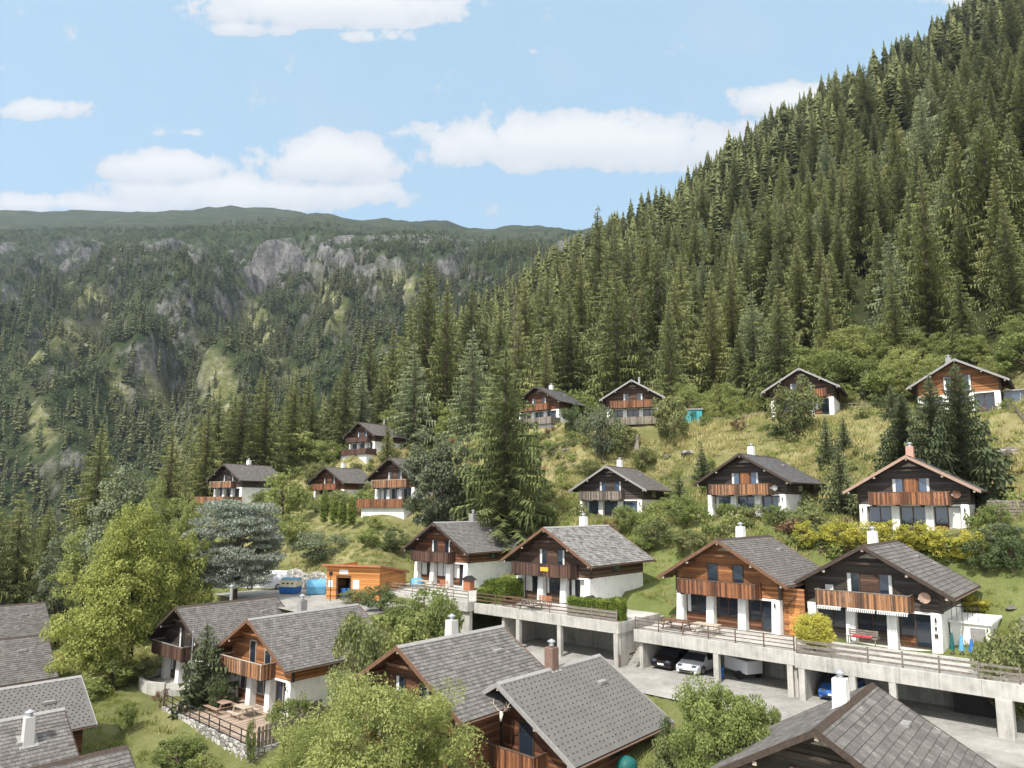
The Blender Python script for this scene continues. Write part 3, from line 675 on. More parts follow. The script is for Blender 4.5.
R18, rf18 = chalet('H18', 'grey shingled roof with white chimney, behind the big olive bush in the foreground', 'w_brown', 'b_brown', 't_big', 'trim_brown', ('stucco_grey', -.3, 4.6), (-3.7, 2.8), rail='trim_light', soff='trim_brown', low='w_brown')
R19, rf19 = chalet('H19', 'chalet with smooth grey sheet roof dotted with snow guards and deer skull on the gable', 'w_brown', 'b_brown', 't_metal', 'trim_grey', ('copperbox', -.1, 4.9, .62, .62, 1.7), (-3.4, 2.6), rail='rail_wood', dots=True, upw=((-1.75, -.65), (.55, 1.65)), upcur=False, low='w_brown')
R20, rf20 = chalet('H20', 'foreground roof of broad worn slates with large white chimney at the bottom right', 'w_black', 'b_brown', 't_long', 'trim_dark', ('stucco', -.35, 4.9, .6, .6, 1.5), None, rowh=.36)
R22, rf22 = chalet('H22', 'brown slate roof with small white chimney on its ridge, left of the yellow-green maple', 'w_black', 'b_dark', 't_brown', 'trim_dark', ('stucco', -.3, 5.5, .6, .6, 1.3), None)
R23, rf23 = chalet('H23', 'low outbuilding under pale grey dotted roof with dark chimney, at the left grass slope', 'w_brown', 'b_dark', 't_metal', 'trim_grey', ('metal', -.2, 1.4), None, dots=True, low='w_brown', upw=(), cur=[(), (), ()], sidew=False)
R24, rf24 = chalet('H24', 'grey shingle roof with tall white chimney, in the lower left corner', 'w_black', 'b_dark', 't_big', 'trim_dark', ('stucco_grey', 1.7, 7.6, .52, .52, 1.7), None)
R25, rf25 = chalet('H25', 'nearest brown roof at the bottom left, only its ridge end showing', 'w_black', 'b_dark', 't_brown', 'trim_dark', None, None)
R26, rf26 = chalet('H26', 'brown slate roof without chimney, upper one of the two stacked at the left edge', 'w_black', 'b_dark', 't_brown', 'trim_dark', None, None)
R27, rf27 = chalet('H27', 'small corner of a grey roof at the far left edge beside the grey tree stump', 'w_black', 'b_dark', 't_grey', 'trim_dark', None, None)

# extra terraces / basements that belong to single chalets
def terrace(root, x0, x1, z, y0=-2.2, wood='b_brown', h=.95, base='stucco', depth=3.0, solid=True):
    b = MB(); b.box(x0, x1, y0, 1.4, z-.25, z-.02); o = b.build('lower_terrace', MT['trim_dark'], root)
    r = MB(); n = int((x1-x0)/.16)
    for k in range(n): r.box(x0+(x1-x0)*k/n, x0+(x1-x0)*(k+1)/n-.02, y0-.03, y0-.004, z-.25, z+h)
    m = int((1.2-y0)/.16)
    for k in range(m): r.box(x1+.004, x1+.03, y0+k*.16, y0+k*.16+.14, z-.25, z+h)
    r.build('terrace_railing', MT[wood], o)
    if solid: c = MB(); c.box(x0+.5, x1-.3, y0+.5, 1.6, z-depth, z-.26); c.build('basement', MT[base], o)
terrace(R10, -6.2, 4.6, -.1, -2.6, 'b_orange', solid=False)
terrace(R12, -5, 5, -.1, -1.6, 'b_brown'); terrace(R13, -4.6, 4.8, -.1, -1.7, 'b_dark'); terrace(R14, -4.6, 4.6, -.05, -1.8, 'b_grey', base='stucco_grey')
terrace(R15, -4.2, 4.2, -.05, -1.2, 'b_grey', solid=False)

# timber infill between the orange-brown and the black chalet
m = MB(); m.box(4.36, 5.9, 1.6, 1.75, -.1, 3.35); o = m.build('side_wing', MT['w_orange'], R4)
m = MB(); m.box(4.75, 5.55, 1.56, 1.598, 0, 1.95); m.build('door', MT['w_new'], o); m = MB(); m.beam((4.5, 1.5, 1.9), (5.4, 1.5, 2.9), .05, .05); m.build('brace', MT['trim_dark'], o)
# satellite dishes, lamps, signs, trophies fixed to walls
def dish(root, x, y, z, r=.42, mat='trim_pink', rx=.1):
    m = MB(); n = 16; c = Vector((x, y-.45, z))
    for ring in range(3):
        for k in range(n):
            a0, a1 = 2*math.pi*k/n, 2*math.pi*(k+1)/n
            P = lambda rr, a: (c.x+math.cos(a)*rr*r, c.y-.12*(rr**2)-.02, c.z+math.sin(a)*rr*r)
            q = [P(ring/3, a0), P((ring+1)/3, a0), P((ring+1)/3, a1), P(ring/3, a1)]
            m.face(q if ring else q[1:]+q[:1])
            m.face([(p[0], p[1]+.02, p[2]) for p in (q[::-1])])
    o = m.build('satellite_dish', MT[mat], root)
    a = MB(); a.beam((x, y, z-.1), (x, y-.45, z), .05, .05); a.beam((x, y-.45, z-r*.9), (x-.25, y-.95, z-.05), .03, .03); a.box(x-.3, x-.2, y-1.0, y-.9, z-.1, z+.02); a.build('dish_arm', MT['metal'], o)
dish(R5, 3.5, 1.2, 3.5, .36); dish(R1, 3.5, 1.2, 3.35, .34, 'trim_brown'); dish(R2, 3.4, 1.2, 3.15, .3, 'trim_grey')
def wlamp(root, x, z, y=1.0):
    m = MB(); m.cyl((x, y, z), (x, y, z+.2), .07, .05, 8); m.beam((x, y, z+.22), (x, y+.18, z+.28), .03, .03); m.cyl((x, y, z+.2), (x, y, z+.26), .09, .02, 8); m.build('wall_lamp', MT['iron'], root)
for r_, x, z in ((R5, 3.98, 1.95), (R4, 3.98, 1.95), (R8, 3.98, 1.9), (R1, 3.98, 1.9), (R2, 3.98, 1.9), (R3, 3.98, 1.9), (R1, -3.98, 1.9)): wlamp(r_, x, z, .93)
def picture(root, name, mat, x0, x1, z0, z1, y, fr='frame'):
    m = MB(); m.box(x0, x1, y-.02, y, z0, z1); m.build(name, MT[mat], root)
picture(R5, 'small_plaque', 'trim_dark', 3.86, 4.08, .95, 1.2, .93); picture(R5, 'small_plaque', 'trim_dark', 3.9, 4.04, 1.45, 1.65, .93)
picture(R7, 'notice_board', 'yellow', -.35, .55, 2.95, 3.3, .02)
def ladderish():
    pass
# awning valance strips under the balcony of the black chalet
for x0, x1 in ((-3.2, -1.6), (-1.2, .6), (.7, 2.6)):
    m = MB(); n = 14
    for k in range(n): m.box(x0+(x1-x0)*k/n, x0+(x1-x0)*(k+.62)/n, .06, .075, 2.24, 2.42)
    m.box(x0, x1, .05, .16, 2.421, 2.49); m.build('awning_roll', MT['curtain'], R5)
picture(R5, 'shutter', 'w_dark', -.5, .6, 2.75, 4.8, 1.236); picture(R1, 'shutter', 'b_brown', -.5, .6, 2.75, 4.8, 1.236); picture(R2, 'shutter', 'b_brown', -.5, .6, 2.75, 4.8, 1.236)
window(R5, -2.95, -2.4, 3.15, 3.85, 1.245, 1, 'frame_w', (), 'curtain')
# deer skull on the dotted-roof chalet
def skull():
    y = .02; sk = MB(); x, z = .35, 5.25
    sk.cyl((x, y-.05, z-.28), (x, y, z+.12), .05, .12, 10); sk.cyl((x, y, z+.1), (x, y+.05, z+.2), .12, .09, 10)
    o = sk.build('deer_skull', MT['bone'], R19, smooth=True)
    an = MB()
    for sg in (-1, 1):
        pts = [(x+sg*.06, y, z+.18), (x+sg*.3, y-.05, z+.34), (x+sg*.52, y-.05, z+.52), (x+sg*.6, y, z+.78)]
        for a, b in zip(pts, pts[1:]): an.cyl(a, b, .026, .02, 6)
        an.cyl(pts[1], (pts[1][0]+sg*.02, y-.1, z+.62), .018, .008, 6); an.cyl(pts[2], (pts[2][0]+sg*.26, y-.1, z+.6), .018, .008, 6); an.cyl(pts[0], (x+sg*.2, y-.12, z+.42), .016, .008, 6)
        an.cyl(pts[2], (pts[2][0]-sg*.08, y-.1, z+.82), .016, .006, 6)
    an.build('antlers', MT['trim_light'], o)
skull()
# glazed annex of the bright orange chalet
def annex():
    m = MB(); m.box(4.5, 9.5, 2.6, 6.2, 2.45, 2.65); m.box(4.5, 9.5, 2.8, 6.2, -1.5, .1); o = m.build('annex', MT['trim_grey'], R17)
    w = MB(); w.box(4.6, 9.4, 2.9, 6.0, .1, 2.44); w.build('annex_glazing', MT['glass_blue'], o)
    for x in (4.6, 6.2, 7.8, 9.3): p = MB(); p.box(x, x+.1, 2.82, 2.9, .1, 2.44); p.build('annex_post', MT['trim_grey'], o)
annex()
# lower extension right of the black timber chalet
def ext5():
    m = MB(); m.box(4.35, 6.6, 3.2, 7.5, -1, 1.75); m.box(4.3, 6.75, 3.05, 7.6, 1.751, 1.9); o = m.build('side_annex', MT['stucco'], R5)
    d = MB(); d.box(5.5, 6.35, 3.16, 3.199, -.1, 1.5); d.build('door', MT['trim_grey'], o)
    r = MB();
    for k in range(6): r.box(4.5+k*.3, 4.53+k*.3, 3.1, 3.13, 1.9, 2.8)
    r.box(4.45, 6.1, 3.08, 3.14, 2.8, 2.85); r.build('annex_railing', MT['iron'], o)
ext5()

# ------------------------------------------------------------------ fences
def fence(label, pts, h=1.0, rails=(.4, .85), mat='rail_wood', rw=.12, pw=.1, step=2.2, name='rail_fence', group=None, follow=True, z=None, cat='fence', top=False):
    P = []
    for a, b in zip(pts, pts[1:]):
        L = math.hypot(b[0]-a[0], b[1]-a[1]); n = max(1, int(round(L/step)))
        P += [(a[0]+(b[0]-a[0])*k/n, a[1]+(b[1]-a[1])*k/n) for k in range(n)]
    P.append(pts[-1][:2]); Z = [z if z is not None else g1(*p) for p in P]
    x0, y0, z0 = P[0][0], P[0][1], Z[0]
    root = thing(name, label, cat, (x0, y0, z0), 0, group)
    r = MB()
    for (p, za), (q, zb) in zip(zip(P, Z), zip(P[1:], Z[1:])):
        for hh in rails: r.beam((p[0]-x0, p[1]-y0, za-z0+hh), (q[0]-x0, q[1]-y0, zb-z0+hh), .045, rw)
        if top: r.beam((p[0]-x0, p[1]-y0, za-z0+h), (q[0]-x0, q[1]-y0, zb-z0+h), .14, .04)
    r.build('rail', MT[mat], root)
    m = MB(); m.box(-pw/2, pw/2, -pw/2, pw/2, -.3, h); m0 = m.build('post', MT[mat], root)
    for k, (p, za) in enumerate(zip(P, Z)):
        o = m0 if k == 0 else m0.copy()
        if k: COL.objects.link(o); o.parent = root
        o.location = (p[0]-x0, p[1]-y0, za-z0)
    return root
def gxy(px, py): return GP(px, py)[:2]

# ------------------------------------------------------------------ concrete decks with the garages below
def deck(name, label, s0, s1, t0, z, pillars, garage=True, side=(True, True), walls=()):
    root = thing(name, label, 'parking deck', (*xy(s0, t0), ROADZ), -YAW, 'concrete decks along the lane')
    L = s1-s0; D = 52.6-t0; zz = z-ROADZ; th = .85
    b = MB(); b.box(0, L, 0, .3, zz-th, zz+.03); b.box(0, L, .3, D-.85, zz-.3, zz)
    for x0 in (0, L-.25): b.box(x0, x0+.25, .301, D, zz-th, zz-.301)
    b.build('slab', MT['concrete'], root, bevel=.015)
    if garage:
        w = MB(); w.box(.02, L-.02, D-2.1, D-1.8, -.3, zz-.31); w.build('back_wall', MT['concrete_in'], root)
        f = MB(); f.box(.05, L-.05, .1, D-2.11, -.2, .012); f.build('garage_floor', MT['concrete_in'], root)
    for x in pillars:
        p = MB(); p.box(x-.19, x+.19, .02, .4, -.3, zz-th-.003); p.build('pillar', MT['concrete'], root, bevel=.015)
    for (xa, xb) in walls:
        p = MB(); p.box(xa, xb, .31, D-2.12, -.3, zz-.31); p.build('side_wall', MT['concrete'], root)
    return root
dk7 = deck('parking_deck', 'concrete deck with open garages under the lichen-roofed chalet', -45.4, -29.8, 45.5, -8.95, (5.3, 9.8, 15.3), walls=((3.2, 3.5), (15.25, 15.55)))
dk6 = deck('parking_deck', 'concrete terrace wall before the dark brown chalet, behind the shrubs', -61.5, -45.5, 44.8, -8.8, (), garage=False)
m = MB(); m.box(0, 15.9, .32, .7, -1, 3.1); m.build('retaining_wall', MT['concrete'], dk6)
dk4 = deck('parking_deck', 'concrete deck over the white car, under the orange-brown chalet', -28.9, -16.78, 46.2, DECKZ, (6.6, 11.7), walls=((.3, .6), (11.8, 12.1)))
dk5 = deck('parking_deck', 'concrete deck over the blue car, under the black chalet, at the right', -16.75, -4.6, 45.85, DECKZ-.03, (.4, 3.4, 5.6), walls=((.25, .55),))
m = MB(); m.box(10.6, 11.35, -.2, .7, -.3, 2.0); m.build('end_pillar', MT['concrete'], dk5, bevel=.02)
m = MB(); m.box(8.0, 10.4, 3.6, 5.2, .02, 1.9); m.build('recess_black_box', MT['iron'], dk5)  # solid black box; its colour stands in for a dark recess
def dfence(s0, s1, t, z, label, mat='rail_wood', rails=(.35, .62, .9), h=.95, step=1.9, **k):
    return fence(label, [xy(s0, t), xy(s1, t)], h, rails, mat, k.get('rw', .09), .07, step, 'deck_railing', 'railings of the concrete decks', z=z, cat='railing')
dfence(-45.2, -40.5, 45.65, -8.92, 'thin brown railing on the deck before the lichen-roofed chalet', rails=(.3, .6, .9))
dfence(-40.5, -34.7, 45.65, -8.92, 'brown slatted railing right of the clipped hedge on the deck', rails=(.3, .6, .9))
dfence(-34.7, -30.0, 45.6, -8.92, 'boarded brown planter fence below the row of small thujas', mat='old_wood', rails=(.15, .42, .7), rw=.2)
dfence(-61.3, -45.6, 44.95, -8.77, 'pale railing on the terrace wall before the dark brown chalet', mat='old_wood', rails=(.3, .6, .9))
dfence(-28.8, -16.9, 46.35, DECKZ+.03, 'rusty brown thin railing on the deck of the orange-brown chalet', rails=(.15, .4, .65, .9), rw=.05)
dfence(-16.6, -12.4, 46.0, DECKZ, 'grey weathered boards fencing the deck below the round yellow bush', mat='old_wood', rails=(.2, .5, .8), rw=.17)
dfence(-12.4, -5.0, 46.0, DECKZ, 'grey weathered boards fencing the deck before the red cushions', mat='old_wood', rails=(.2, .5, .8), rw=.12)
fence('dark wooden fence climbing the lawn between the two deck houses', [xy(-29.9, 45.7), xy(-29.8, 50.5), xy(-27.5, 53)], 1.0, (.35, .8), 'rail_wood', .16)
# stairs between the garages
def stairs(label, s0, s1, t0, t1, z0, z1, n, mat, name='concrete_stairs'):
    root = thing(name, label, 'stairs', (*xy(s0, t0), z0), -YAW); m = MB()
    for k in range(n):
        m.box(0, s1-s0, (t1-t0)*k/n, (t1-t0)*(k+1)/n-(.002 if k < n-1 else 0), -.5 if k == 0 else (z1-z0)*k/n-.4, (z1-z0)*(k+1)/n)
    m.build('steps', MT[mat], root)
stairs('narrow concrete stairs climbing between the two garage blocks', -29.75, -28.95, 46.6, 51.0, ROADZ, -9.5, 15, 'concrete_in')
stairs('old grey plank steps climbing beside the annex of the black chalet', -5.6, -4.3, 46.7, 55.0, -9.4, -7.0, 16, 'old_wood', 'plank_steps')
P = GP(1012, 524); root = thing('plank_steps', 'grey stepped slatted boards on the slope at the right edge', 'steps', P, -.5); m = MB()
for k in range(8): m.box(-1.2, 1.6, k*.42, k*.42+.36, -.2+k*.26, k*.26)
m.build('steps', MT['old_wood'], root)

# ------------------------------------------------------------------ terrace of the warm brown chalet
T0 = (-56.9, 23.0); TZ = -15.45
root = thing('stone_terrace', 'planked terrace on a rubble stone wall before the warm brown chalet', 'terrace', (*xy(*T0), TZ), -YAW)
m = MB(); m.box(.3, 14.0, .35, 6.9, -.2, 0.0); m.build('terrace_boards', MT['deck'], root)
m = MB(); m.box(0, 14.3, -.05, .34, -3.6, .02); m.box(13.95, 14.3, .341, 7.0, -3.0, .02); m.box(0, .32, .341, 3.5, -2.4, .02); m.build('stone_wall', MT['stone'], root)
def ironfence():
    fence('black iron railing along the front of the wooden terrace', [xy(-56.8, 23.1), xy(-42.9, 23.1)], .95, (.12, .5, .9), 'iron', .05, .06, 1.55, 'iron_railing', z=TZ+.02, cat='railing')
ironfence()
def picket(label, pts, z, h=1.35, mat='b_grey'):
    root = thing('plank_fence', label, 'fence', (pts[0][0], pts[0][1], z), 0); m = MB(); rr = random.Random(4)
    x0, y0 = pts[0]
    for a, b in zip(pts, pts[1:]):
        L = math.hypot(b[0]-a[0], b[1]-a[1]); n = int(L/.27); dx, dy = (b[0]-a[0])/L, (b[1]-a[1])/L
        for k in range(n):
            px, py = a[0]+dx*L*k/n-x0, a[1]+dy*L*k/n-y0; hh = h+rr.uniform(-.1, .1); w = .2
            m.hexa([(px, py, -.4), (px+dx*w, py+dy*w, -.4), (px+dx*w-dy*.03, py+dy*w+dx*.03, -.4), (px-dy*.03, py+dx*.03, -.4),
                    (px, py, hh), (px+dx*w, py+dy*w, hh+.04), (px+dx*w-dy*.03, py+dy*w+dx*.03, hh+.04), (px-dy*.03, py+dx*.03, hh)])
        for zz in (.35, 1.0): m.beam((a[0]-x0-dy*-.05, a[1]-y0-dx*.05, zz), (b[0]-x0-dy*-.05, b[1]-y0-dx*.05, zz), .05, .1)
    m.build('planks', MT[mat], root)
picket('grey plank fence along the right side of the wooden terrace', [xy(-42.7, 23.3), xy(-43.2, 29.8)], TZ)
picket('low grey plank fence behind the flagpole', [xy(-56.9, 27.4), xy(-52.8, 28.6)], TZ, .95)
picket('low grey plank fence left of the flagpole, at the corner of the planked terrace', [xy(-57.1, 25.0), xy(-56.0, 27.2)], TZ, .8)
# curved terrace
cx, cy = xy(-63.4, 26.9); rootc = thing('curved_terrace', 'round concrete terrace with low curved wall beside the flagpole', 'terrace', (cx, cy, -15.35), -YAW)
m = MB(); m.zprism([(3.2*math.cos(a), 2.8*math.sin(a)) for a in np.linspace(0, 2*math.pi, 40)[:-1]], -1.2, 0); m.build('terrace_floor', MT['concrete'], rootc)
m = MB(); A_ = np.linspace(math.pi*.62, math.pi*1.75, 26)
for a, b in zip(A_, A_[1:]):
    q = lambda r, t: (r*3.2*math.cos(t), r*2.8*math.sin(t)); p = [q(.98, a), q(.98, b), q(1.09, b), q(1.09, a)]; m.zprism(p, -1.5, .62)
m.build('curved_wall', MT['concrete'], rootc)
# flagpole
P = atY(189, 700, 55.2); gz = g1(P[0], P[1]); root = thing('flagpole', 'bare grey flagpole in front of the round dark conifer', 'flagpole', (P[0], P[1], gz))
top = atY(191.5, 632, 55.2); m = MB(); m.cyl((0, 0, -.3), (.05, 0, top[2]-gz), .06, .035, 10); m.build('pole', MT['metal'], root)
m = MB(); m.cyl((.05, 0, top[2]-gz), (.05, 0, top[2]-gz+.1), .06, .03, 8); m.build('finial', MT['metal'], root)

# ------------------------------------------------------------------ garden furniture
def picnic(label, x, y, z, rz, mat='trim_brown', L=1.9, group=None):
    root = thing('picnic_table', label, 'picnic table', (x, y, z), rz, group)
    m = MB();
    for k in range(5): m.box(-L/2, L/2, -.38+k*.155, -.38+k*.155+.14, .71, .75)
    m.build('tabletop', MT[mat], root)
    for sg in (-1, 1):
        m = MB(); m.box(-L/2, L/2, sg*.78-.14, sg*.78-.01, .42, .46); m.box(-L/2, L/2, sg*.78+.01, sg*.78+.14, .42, .46); m.build('seat', MT[mat], root)
    for sx in (-1, 1):
        m = MB(); xx = sx*L*.36
        m.beam((xx, -.35, .7), (xx, -.7, 0), .05, .09); m.beam((xx, .35, .7), (xx, .7, 0), .05, .09); m.beam((xx+.05, -.85, .4), (xx+.05, .85, .4), .04, .09); m.build('leg', MT[mat], root)
def bench(label, x, y, z, rz, mat='trim_brown', L=1.5, cushion=None, back=True):
    root = thing('bench', label, 'bench', (x, y, z), rz)
    m = MB()
    for k in range(3): m.box(-L/2, L/2, -.2+k*.14, -.2+k*.14+.12, .41, .45)
    m.build('seat', MT[mat], root)
    if back:
        m = MB()
        for k in range(3): m.box(-L/2, L/2, .24, .27, .52+k*.14, .62+k*.14)
        m.build('backrest', MT[mat], root)
    for sx in (-1, 1):
        m = MB(); xx = sx*(L/2-.1); m.box(xx-.03, xx+.03, -.2, -.14, 0, .41); m.box(xx-.03, xx+.03, .28, .33, 0, .92 if back else .41); m.build('leg', MT[mat], root)
    return root
def cushions(label, x, y, z, rz, mat, n=2):
    m = MB()
    for k in range(n): m.box(-.62+k*.66, -.02+k*.66, -.2, .2, 0, .1)
    o = m.build('cushion', MT[mat], None, bevel=.03, loc=(x, y, z), rz=rz); tag(o, label, 'cushion')
def local(key, lx, ly):
    hx, hy, hz, yw, L, W = HS[key]; return hx+math.cos(yw)*lx+math.sin(yw)*ly, hy-math.sin(yw)*lx+math.cos(yw)*ly, hz-RH[key], -yw
x, y, z, r = local('H8', -1.6, -.9); picnic('brown picnic table with benches on the planked terrace', x, y, TZ, r, 'trim_pink', 2.0)
x, y, z, r = local('H8', -3.0, .3); bench('dark wooden bench against the wall of the warm brown chalet', x, y, TZ, r, 'rail_wood', 1.6)
x, y, z, r = local('H8', 1.0, -.6); picnic('light square picnic table on the planked terrace', x, y, TZ, r, 'trim_light', 1.5)
x, y, z, r = local('H8', 4.75, 3.0); bench('dark bench against the white side wall of the warm brown chalet', x, y, TZ, r+math.pi/2, 'rail_wood', 1.6)
x, y, z, r = local('H4', -2.4, -2.2); picnic('reddish picnic table on the deck of the orange-brown chalet', x, y, DECKZ, r, 'trim_brown', 2.2)
x, y, z, r = local('H4', .2, -2.2); picnic('pale picnic table on the deck of the orange-brown chalet', x, y, DECKZ, r, 'trim_light', 1.9)
x, y, z, r = local('H5', -.3, .0); bench('grey bench with red cushions before the black chalet', x, y, DECKZ, r, 'old_wood', 1.9)
cushions('two red cushions on the grey bench before the black chalet', x-.05, y-.05, DECKZ+.455, r, 'red')
x, y, z, r = local('H7', -2.4, -1.4); picnic('dark brown picnic table on the deck left of the lichen-roofed chalet', x, y, -8.93, r, 'trim_brown', 1.7)
x, y, z, r = local('H7', -.1, .1); bench('orange-brown bench in the middle bay of the lichen-roofed chalet', x, y, -8.93, r, 'terra', 1.5)
x, y, z, r = local('H7', .2, -1.9); picnic('grey picnic table before the middle bay of the lichen-roofed chalet', x, y, -8.93, r, 'old_wood', 1.9)
x, y, z, r = local('H6', .6, -1.6); picnic('pale wooden table on the terrace of the dark brown chalet', x, y, -8.78, r, 'trim_light', 1.9)
x, y, z, r = local('H6', 3.0, -1.3); bench('brown bench before the door of the dark brown chalet', x, y, -8.78, r, 'terra', 1.3)
cx2, cy2 = xy(-62.4, 27.9); bench('small dark bench on the curved concrete terrace', cx2, cy2, -15.35, -YAW+.4, 'rail_wood', 1.4)
def whitechair(root, x, y, z, nm='balcony_chair'):
    m = MB(); m.box(-.24, .24, -.22, .22, .4, .44)
    for k in range(5): m.box(-.22+k*.1, -.16+k*.1, .2, .23, .44, .95)
    m.box(-.24, .24, .19, .24, .95, 1.0)
    for a in (-.22, .18):
        for b in (-.2, .18): m.box(a, a+.04, b, b+.04, 0, .4)
    m.box(-.28, -.24, -.2, .2, .6, .64); m.box(.24, .28, -.2, .2, .6, .64)
    v = Vector(root.matrix_basis @ Vector((x, y, z))); return m, v
for key, R_, x, lab in (('H1', R1, -2.2, 'white plastic chair on the left end of the pink-edged chalet balcony'), ('H1', R1, 2.0, 'white plastic chair on the right end of the pink-edged chalet balcony'), ('H1', R1, 2.65, 'second white plastic chair at the right end of the same balcony, by the dish')):
    m, v = whitechair(R_, x, .75, 2.63); yw = HS[key][3]
    o = m.build('garden_chair', MT['white'], None, loc=(v.x, v.y, v.z), rz=-yw+math.pi*(0 if x > 0 else 1)); tag(o, lab, 'chair', 'white balcony chairs')
# blue covered table on H6 terrace
x, y, z, r = local('H6', -1.4, -1.0); m = MB(); n = 14
for k in range(n):
    a0, a1 = 2*math.pi*k/n, 2*math.pi*(k+1)/n
    for (r0, z0), (r1, z1) in (((.75, 0.05), (.7, .7)), ((.7, .7), (.5, .82)), ((.5, .82), (0.01, .86))):
        m.face([(r0*math.cos(a0), r0*math.sin(a0), z0), (r0*math.cos(a1), r0*math.sin(a1), z0), (r1*math.cos(a1), r1*math.sin(a1), z1), (r1*math.cos(a0), r1*math.sin(a0), z1)])
o = m.build('covered_table', MT['lblue'], None, loc=(x, y, -8.78), smooth=True); tag(o, 'round garden table under a light blue cover on the terrace', 'covered table')
# small pitched shelter / covered grill by the hedge walls
def shelter(label, key, lx, ly, z):
    x, y, _, r = local(key, lx, ly); root = thing('garden_grill', label, 'garden grill', (x, y, z), r)
    m = MB(); m.box(-.5, .5, -.35, .35, 0, 1.0); m.build('body', MT['terra'], root, bevel=.03)
    m = MB(); m.prism([(-.75, 1.0), (.75, 1.0), (0, 1.45)], -.5, .5); m.build('hood', MT['iron'], root)
shelter('dark hooded garden grill behind the hedge of the dark brown chalet', 'H6', 5.4, .2, -8.78)
shelter('dark hooded garden grill behind the small thuja row', 'H7', 5.2, -.2, -8.95)
# teal garden things beside the black chalet
def bikes():
    x, y, z, r = local('H5', 4.85, .6)
    for k, (mt, lab) in enumerate((('teal', 'teal folded parasol leaning at the corner of the black chalet'), ('lblue', 'light blue folded parasol at the corner of the black chalet'), ('blue', 'dark blue folded parasol beside the plank steps'))):
        root = thing('folded_parasol', lab, 'parasol', (x+k*.42, y-k*.3, DECKZ), 0, 'folded parasols by the black chalet')
        m = MB(); m.cyl((0, 0, .25), (.05, 0, 1.3-.15*k), .17, .06, 8); m.build('folded_canopy', MT[mt], root); m = MB(); m.cyl((0, 0, 0), (.06, 0, 1.6-.15*k), .025, .025, 6); m.build('pole', MT['metal'], root)
bikes()
# teal tarpaulin-covered round thing under the dotted roof
x, y, z, r = local('H19', 5.15, 4.2); m = MB()
prof = [(.52, 0), (.56, .5), (.54, .9), (.42, 1.12), (.2, 1.26), (.01, 1.3)]; n = 16
for (r0, z0), (r1, z1) in zip(prof, prof[1:]):
    for k in range(n):
        w0 = 1+.07*math.cos(k*5.1); w1 = 1+.07*math.cos((k+1)*5.1); a0, a1 = 2*math.pi*k/n, 2*math.pi*(k+1)/n
        m.face([(r0*w0*math.cos(a0), r0*w0*math.sin(a0), z0), (r0*w1*math.cos(a1), r0*w1*math.sin(a1), z0), (r1*w1*math.cos(a1), r1*w1*math.sin(a1), z1), (r1*w0*math.cos(a0), r1*w0*math.sin(a0), z1)])
zz = atY(652, 764, y)[2]-.2
o = m.build('covered_barrel', MT['teal'], None, smooth=True, loc=(x+.3, y-.2, zz-.6)); tag(o, 'round barrel under a teal cover below the eave of the dotted roof', 'barrel')

# ------------------------------------------------------------------ vehicles
def car(label, x, y, z, rz, paint='silver', van=False, group=None, name='parked_car', cat='car'):
    root = thing(name, label, cat, (x, y, z), rz, group)      # nose towards local -y
    if not van: pr = [(-2.2, .35, .62), (-2.15, .62, .78), (-1.2, .88, .95), (-.5, 1.30, 1.32), (.0, 1.45, 1.46), (.9, 1.44, 1.45), (1.5, 1.22, 1.24), (1.95, .98, 1.0), (2.2, .6, .75)]; belt = .9
    else: pr = [(-2.5, .45, .8), (-2.4, .85, 1.0), (-1.7, 1.15, 1.2), (-1.05, 1.85, 1.88), (-.7, 1.98, 2.0), (1.2, 2.02, 2.03), (2.4, 1.98, 2.0), (2.55, 1.3, 1.4), (2.6, .6, .9)]; belt = 1.12
    m = MB(); W = .9 if not van else .98; rows = []
    for (yy, zt, _) in pr:
        b = min(zt-.01, belt); ins = .16 if zt > belt+.05 else 0
        wf = W*(1-.12*max(0, abs(yy)-1.6))
        rows.append([(-wf*.96, yy, .22), (-wf, yy, .5), (-wf, yy, b), (-wf+ins, yy, zt), (0, yy, zt+.03), (wf-ins, yy, zt), (wf, yy, b), (wf, yy, .5), (wf*.96, yy, .22)])
    for i, (a, b) in enumerate(zip(rows, rows[1:])):
        for k in range(8):
            mm = 0; za = max(a[3][2], b[3][2]); hi = min(a[3][2], b[3][2])
            if k in (2, 5) and hi > belt+.02-0*i and (not van or i in (2, 3)): mm = 1
            if k in (3, 4) and ((not van and i in (2, 5)) or (van and i == 2)): mm = 1
            m.face([a[k], a[k+1], b[k+1], b[k]], mm)
    m.face(rows[0]); m.face(rows[-1][::-1]); m.face([r[0] for r in rows]+[r[8] for r in rows[::-1]])
    m.build('body', [MT[paint], MT['glass']], root, smooth=False, bevel=.02)
    y0 = pr[0][0]
    for sx in (-1, 1):
        for wy in ((-1.35, 1.35) if not van else (-1.6, 1.55)):
            t = MB(); t.cyl((sx*(W-.16), wy, .33), (sx*(W+.03), wy, .33), .33, .33, 18); w_ = t.build('wheel', MT['rubber'], root)
            q = MB(); q.cyl((sx*(W+.02), wy, .33), (sx*(W+.045), wy, .33), .2, .19, 14); q.build('rim', MT['metal'], w_)
        h = MB(); h.box(sx*W*.62-.16, sx*W*.62+.16, y0-.02+.03, y0+.22, .6, .72); h.build('headlight', MT['glass_blue'], root)
    p = MB(); p.box(-.26, .26, y0-.03, y0-.005, .38, .5); p.build('number_plate', MT['white'], root)
    p = MB(); p.box(-.6, .6, y0-.015, y0+.01, .24, .36); p.build('air_intake', MT['rubber'], root)
    return root
def put(s, t): return xy(s, t)
x, y = put(-24.9, 49.05); car('white electric hatchback parked nose-out in the garage under the orange-brown chalet', x, y, ROADZ+.012, -YAW, 'silver', group='cars in the garages')
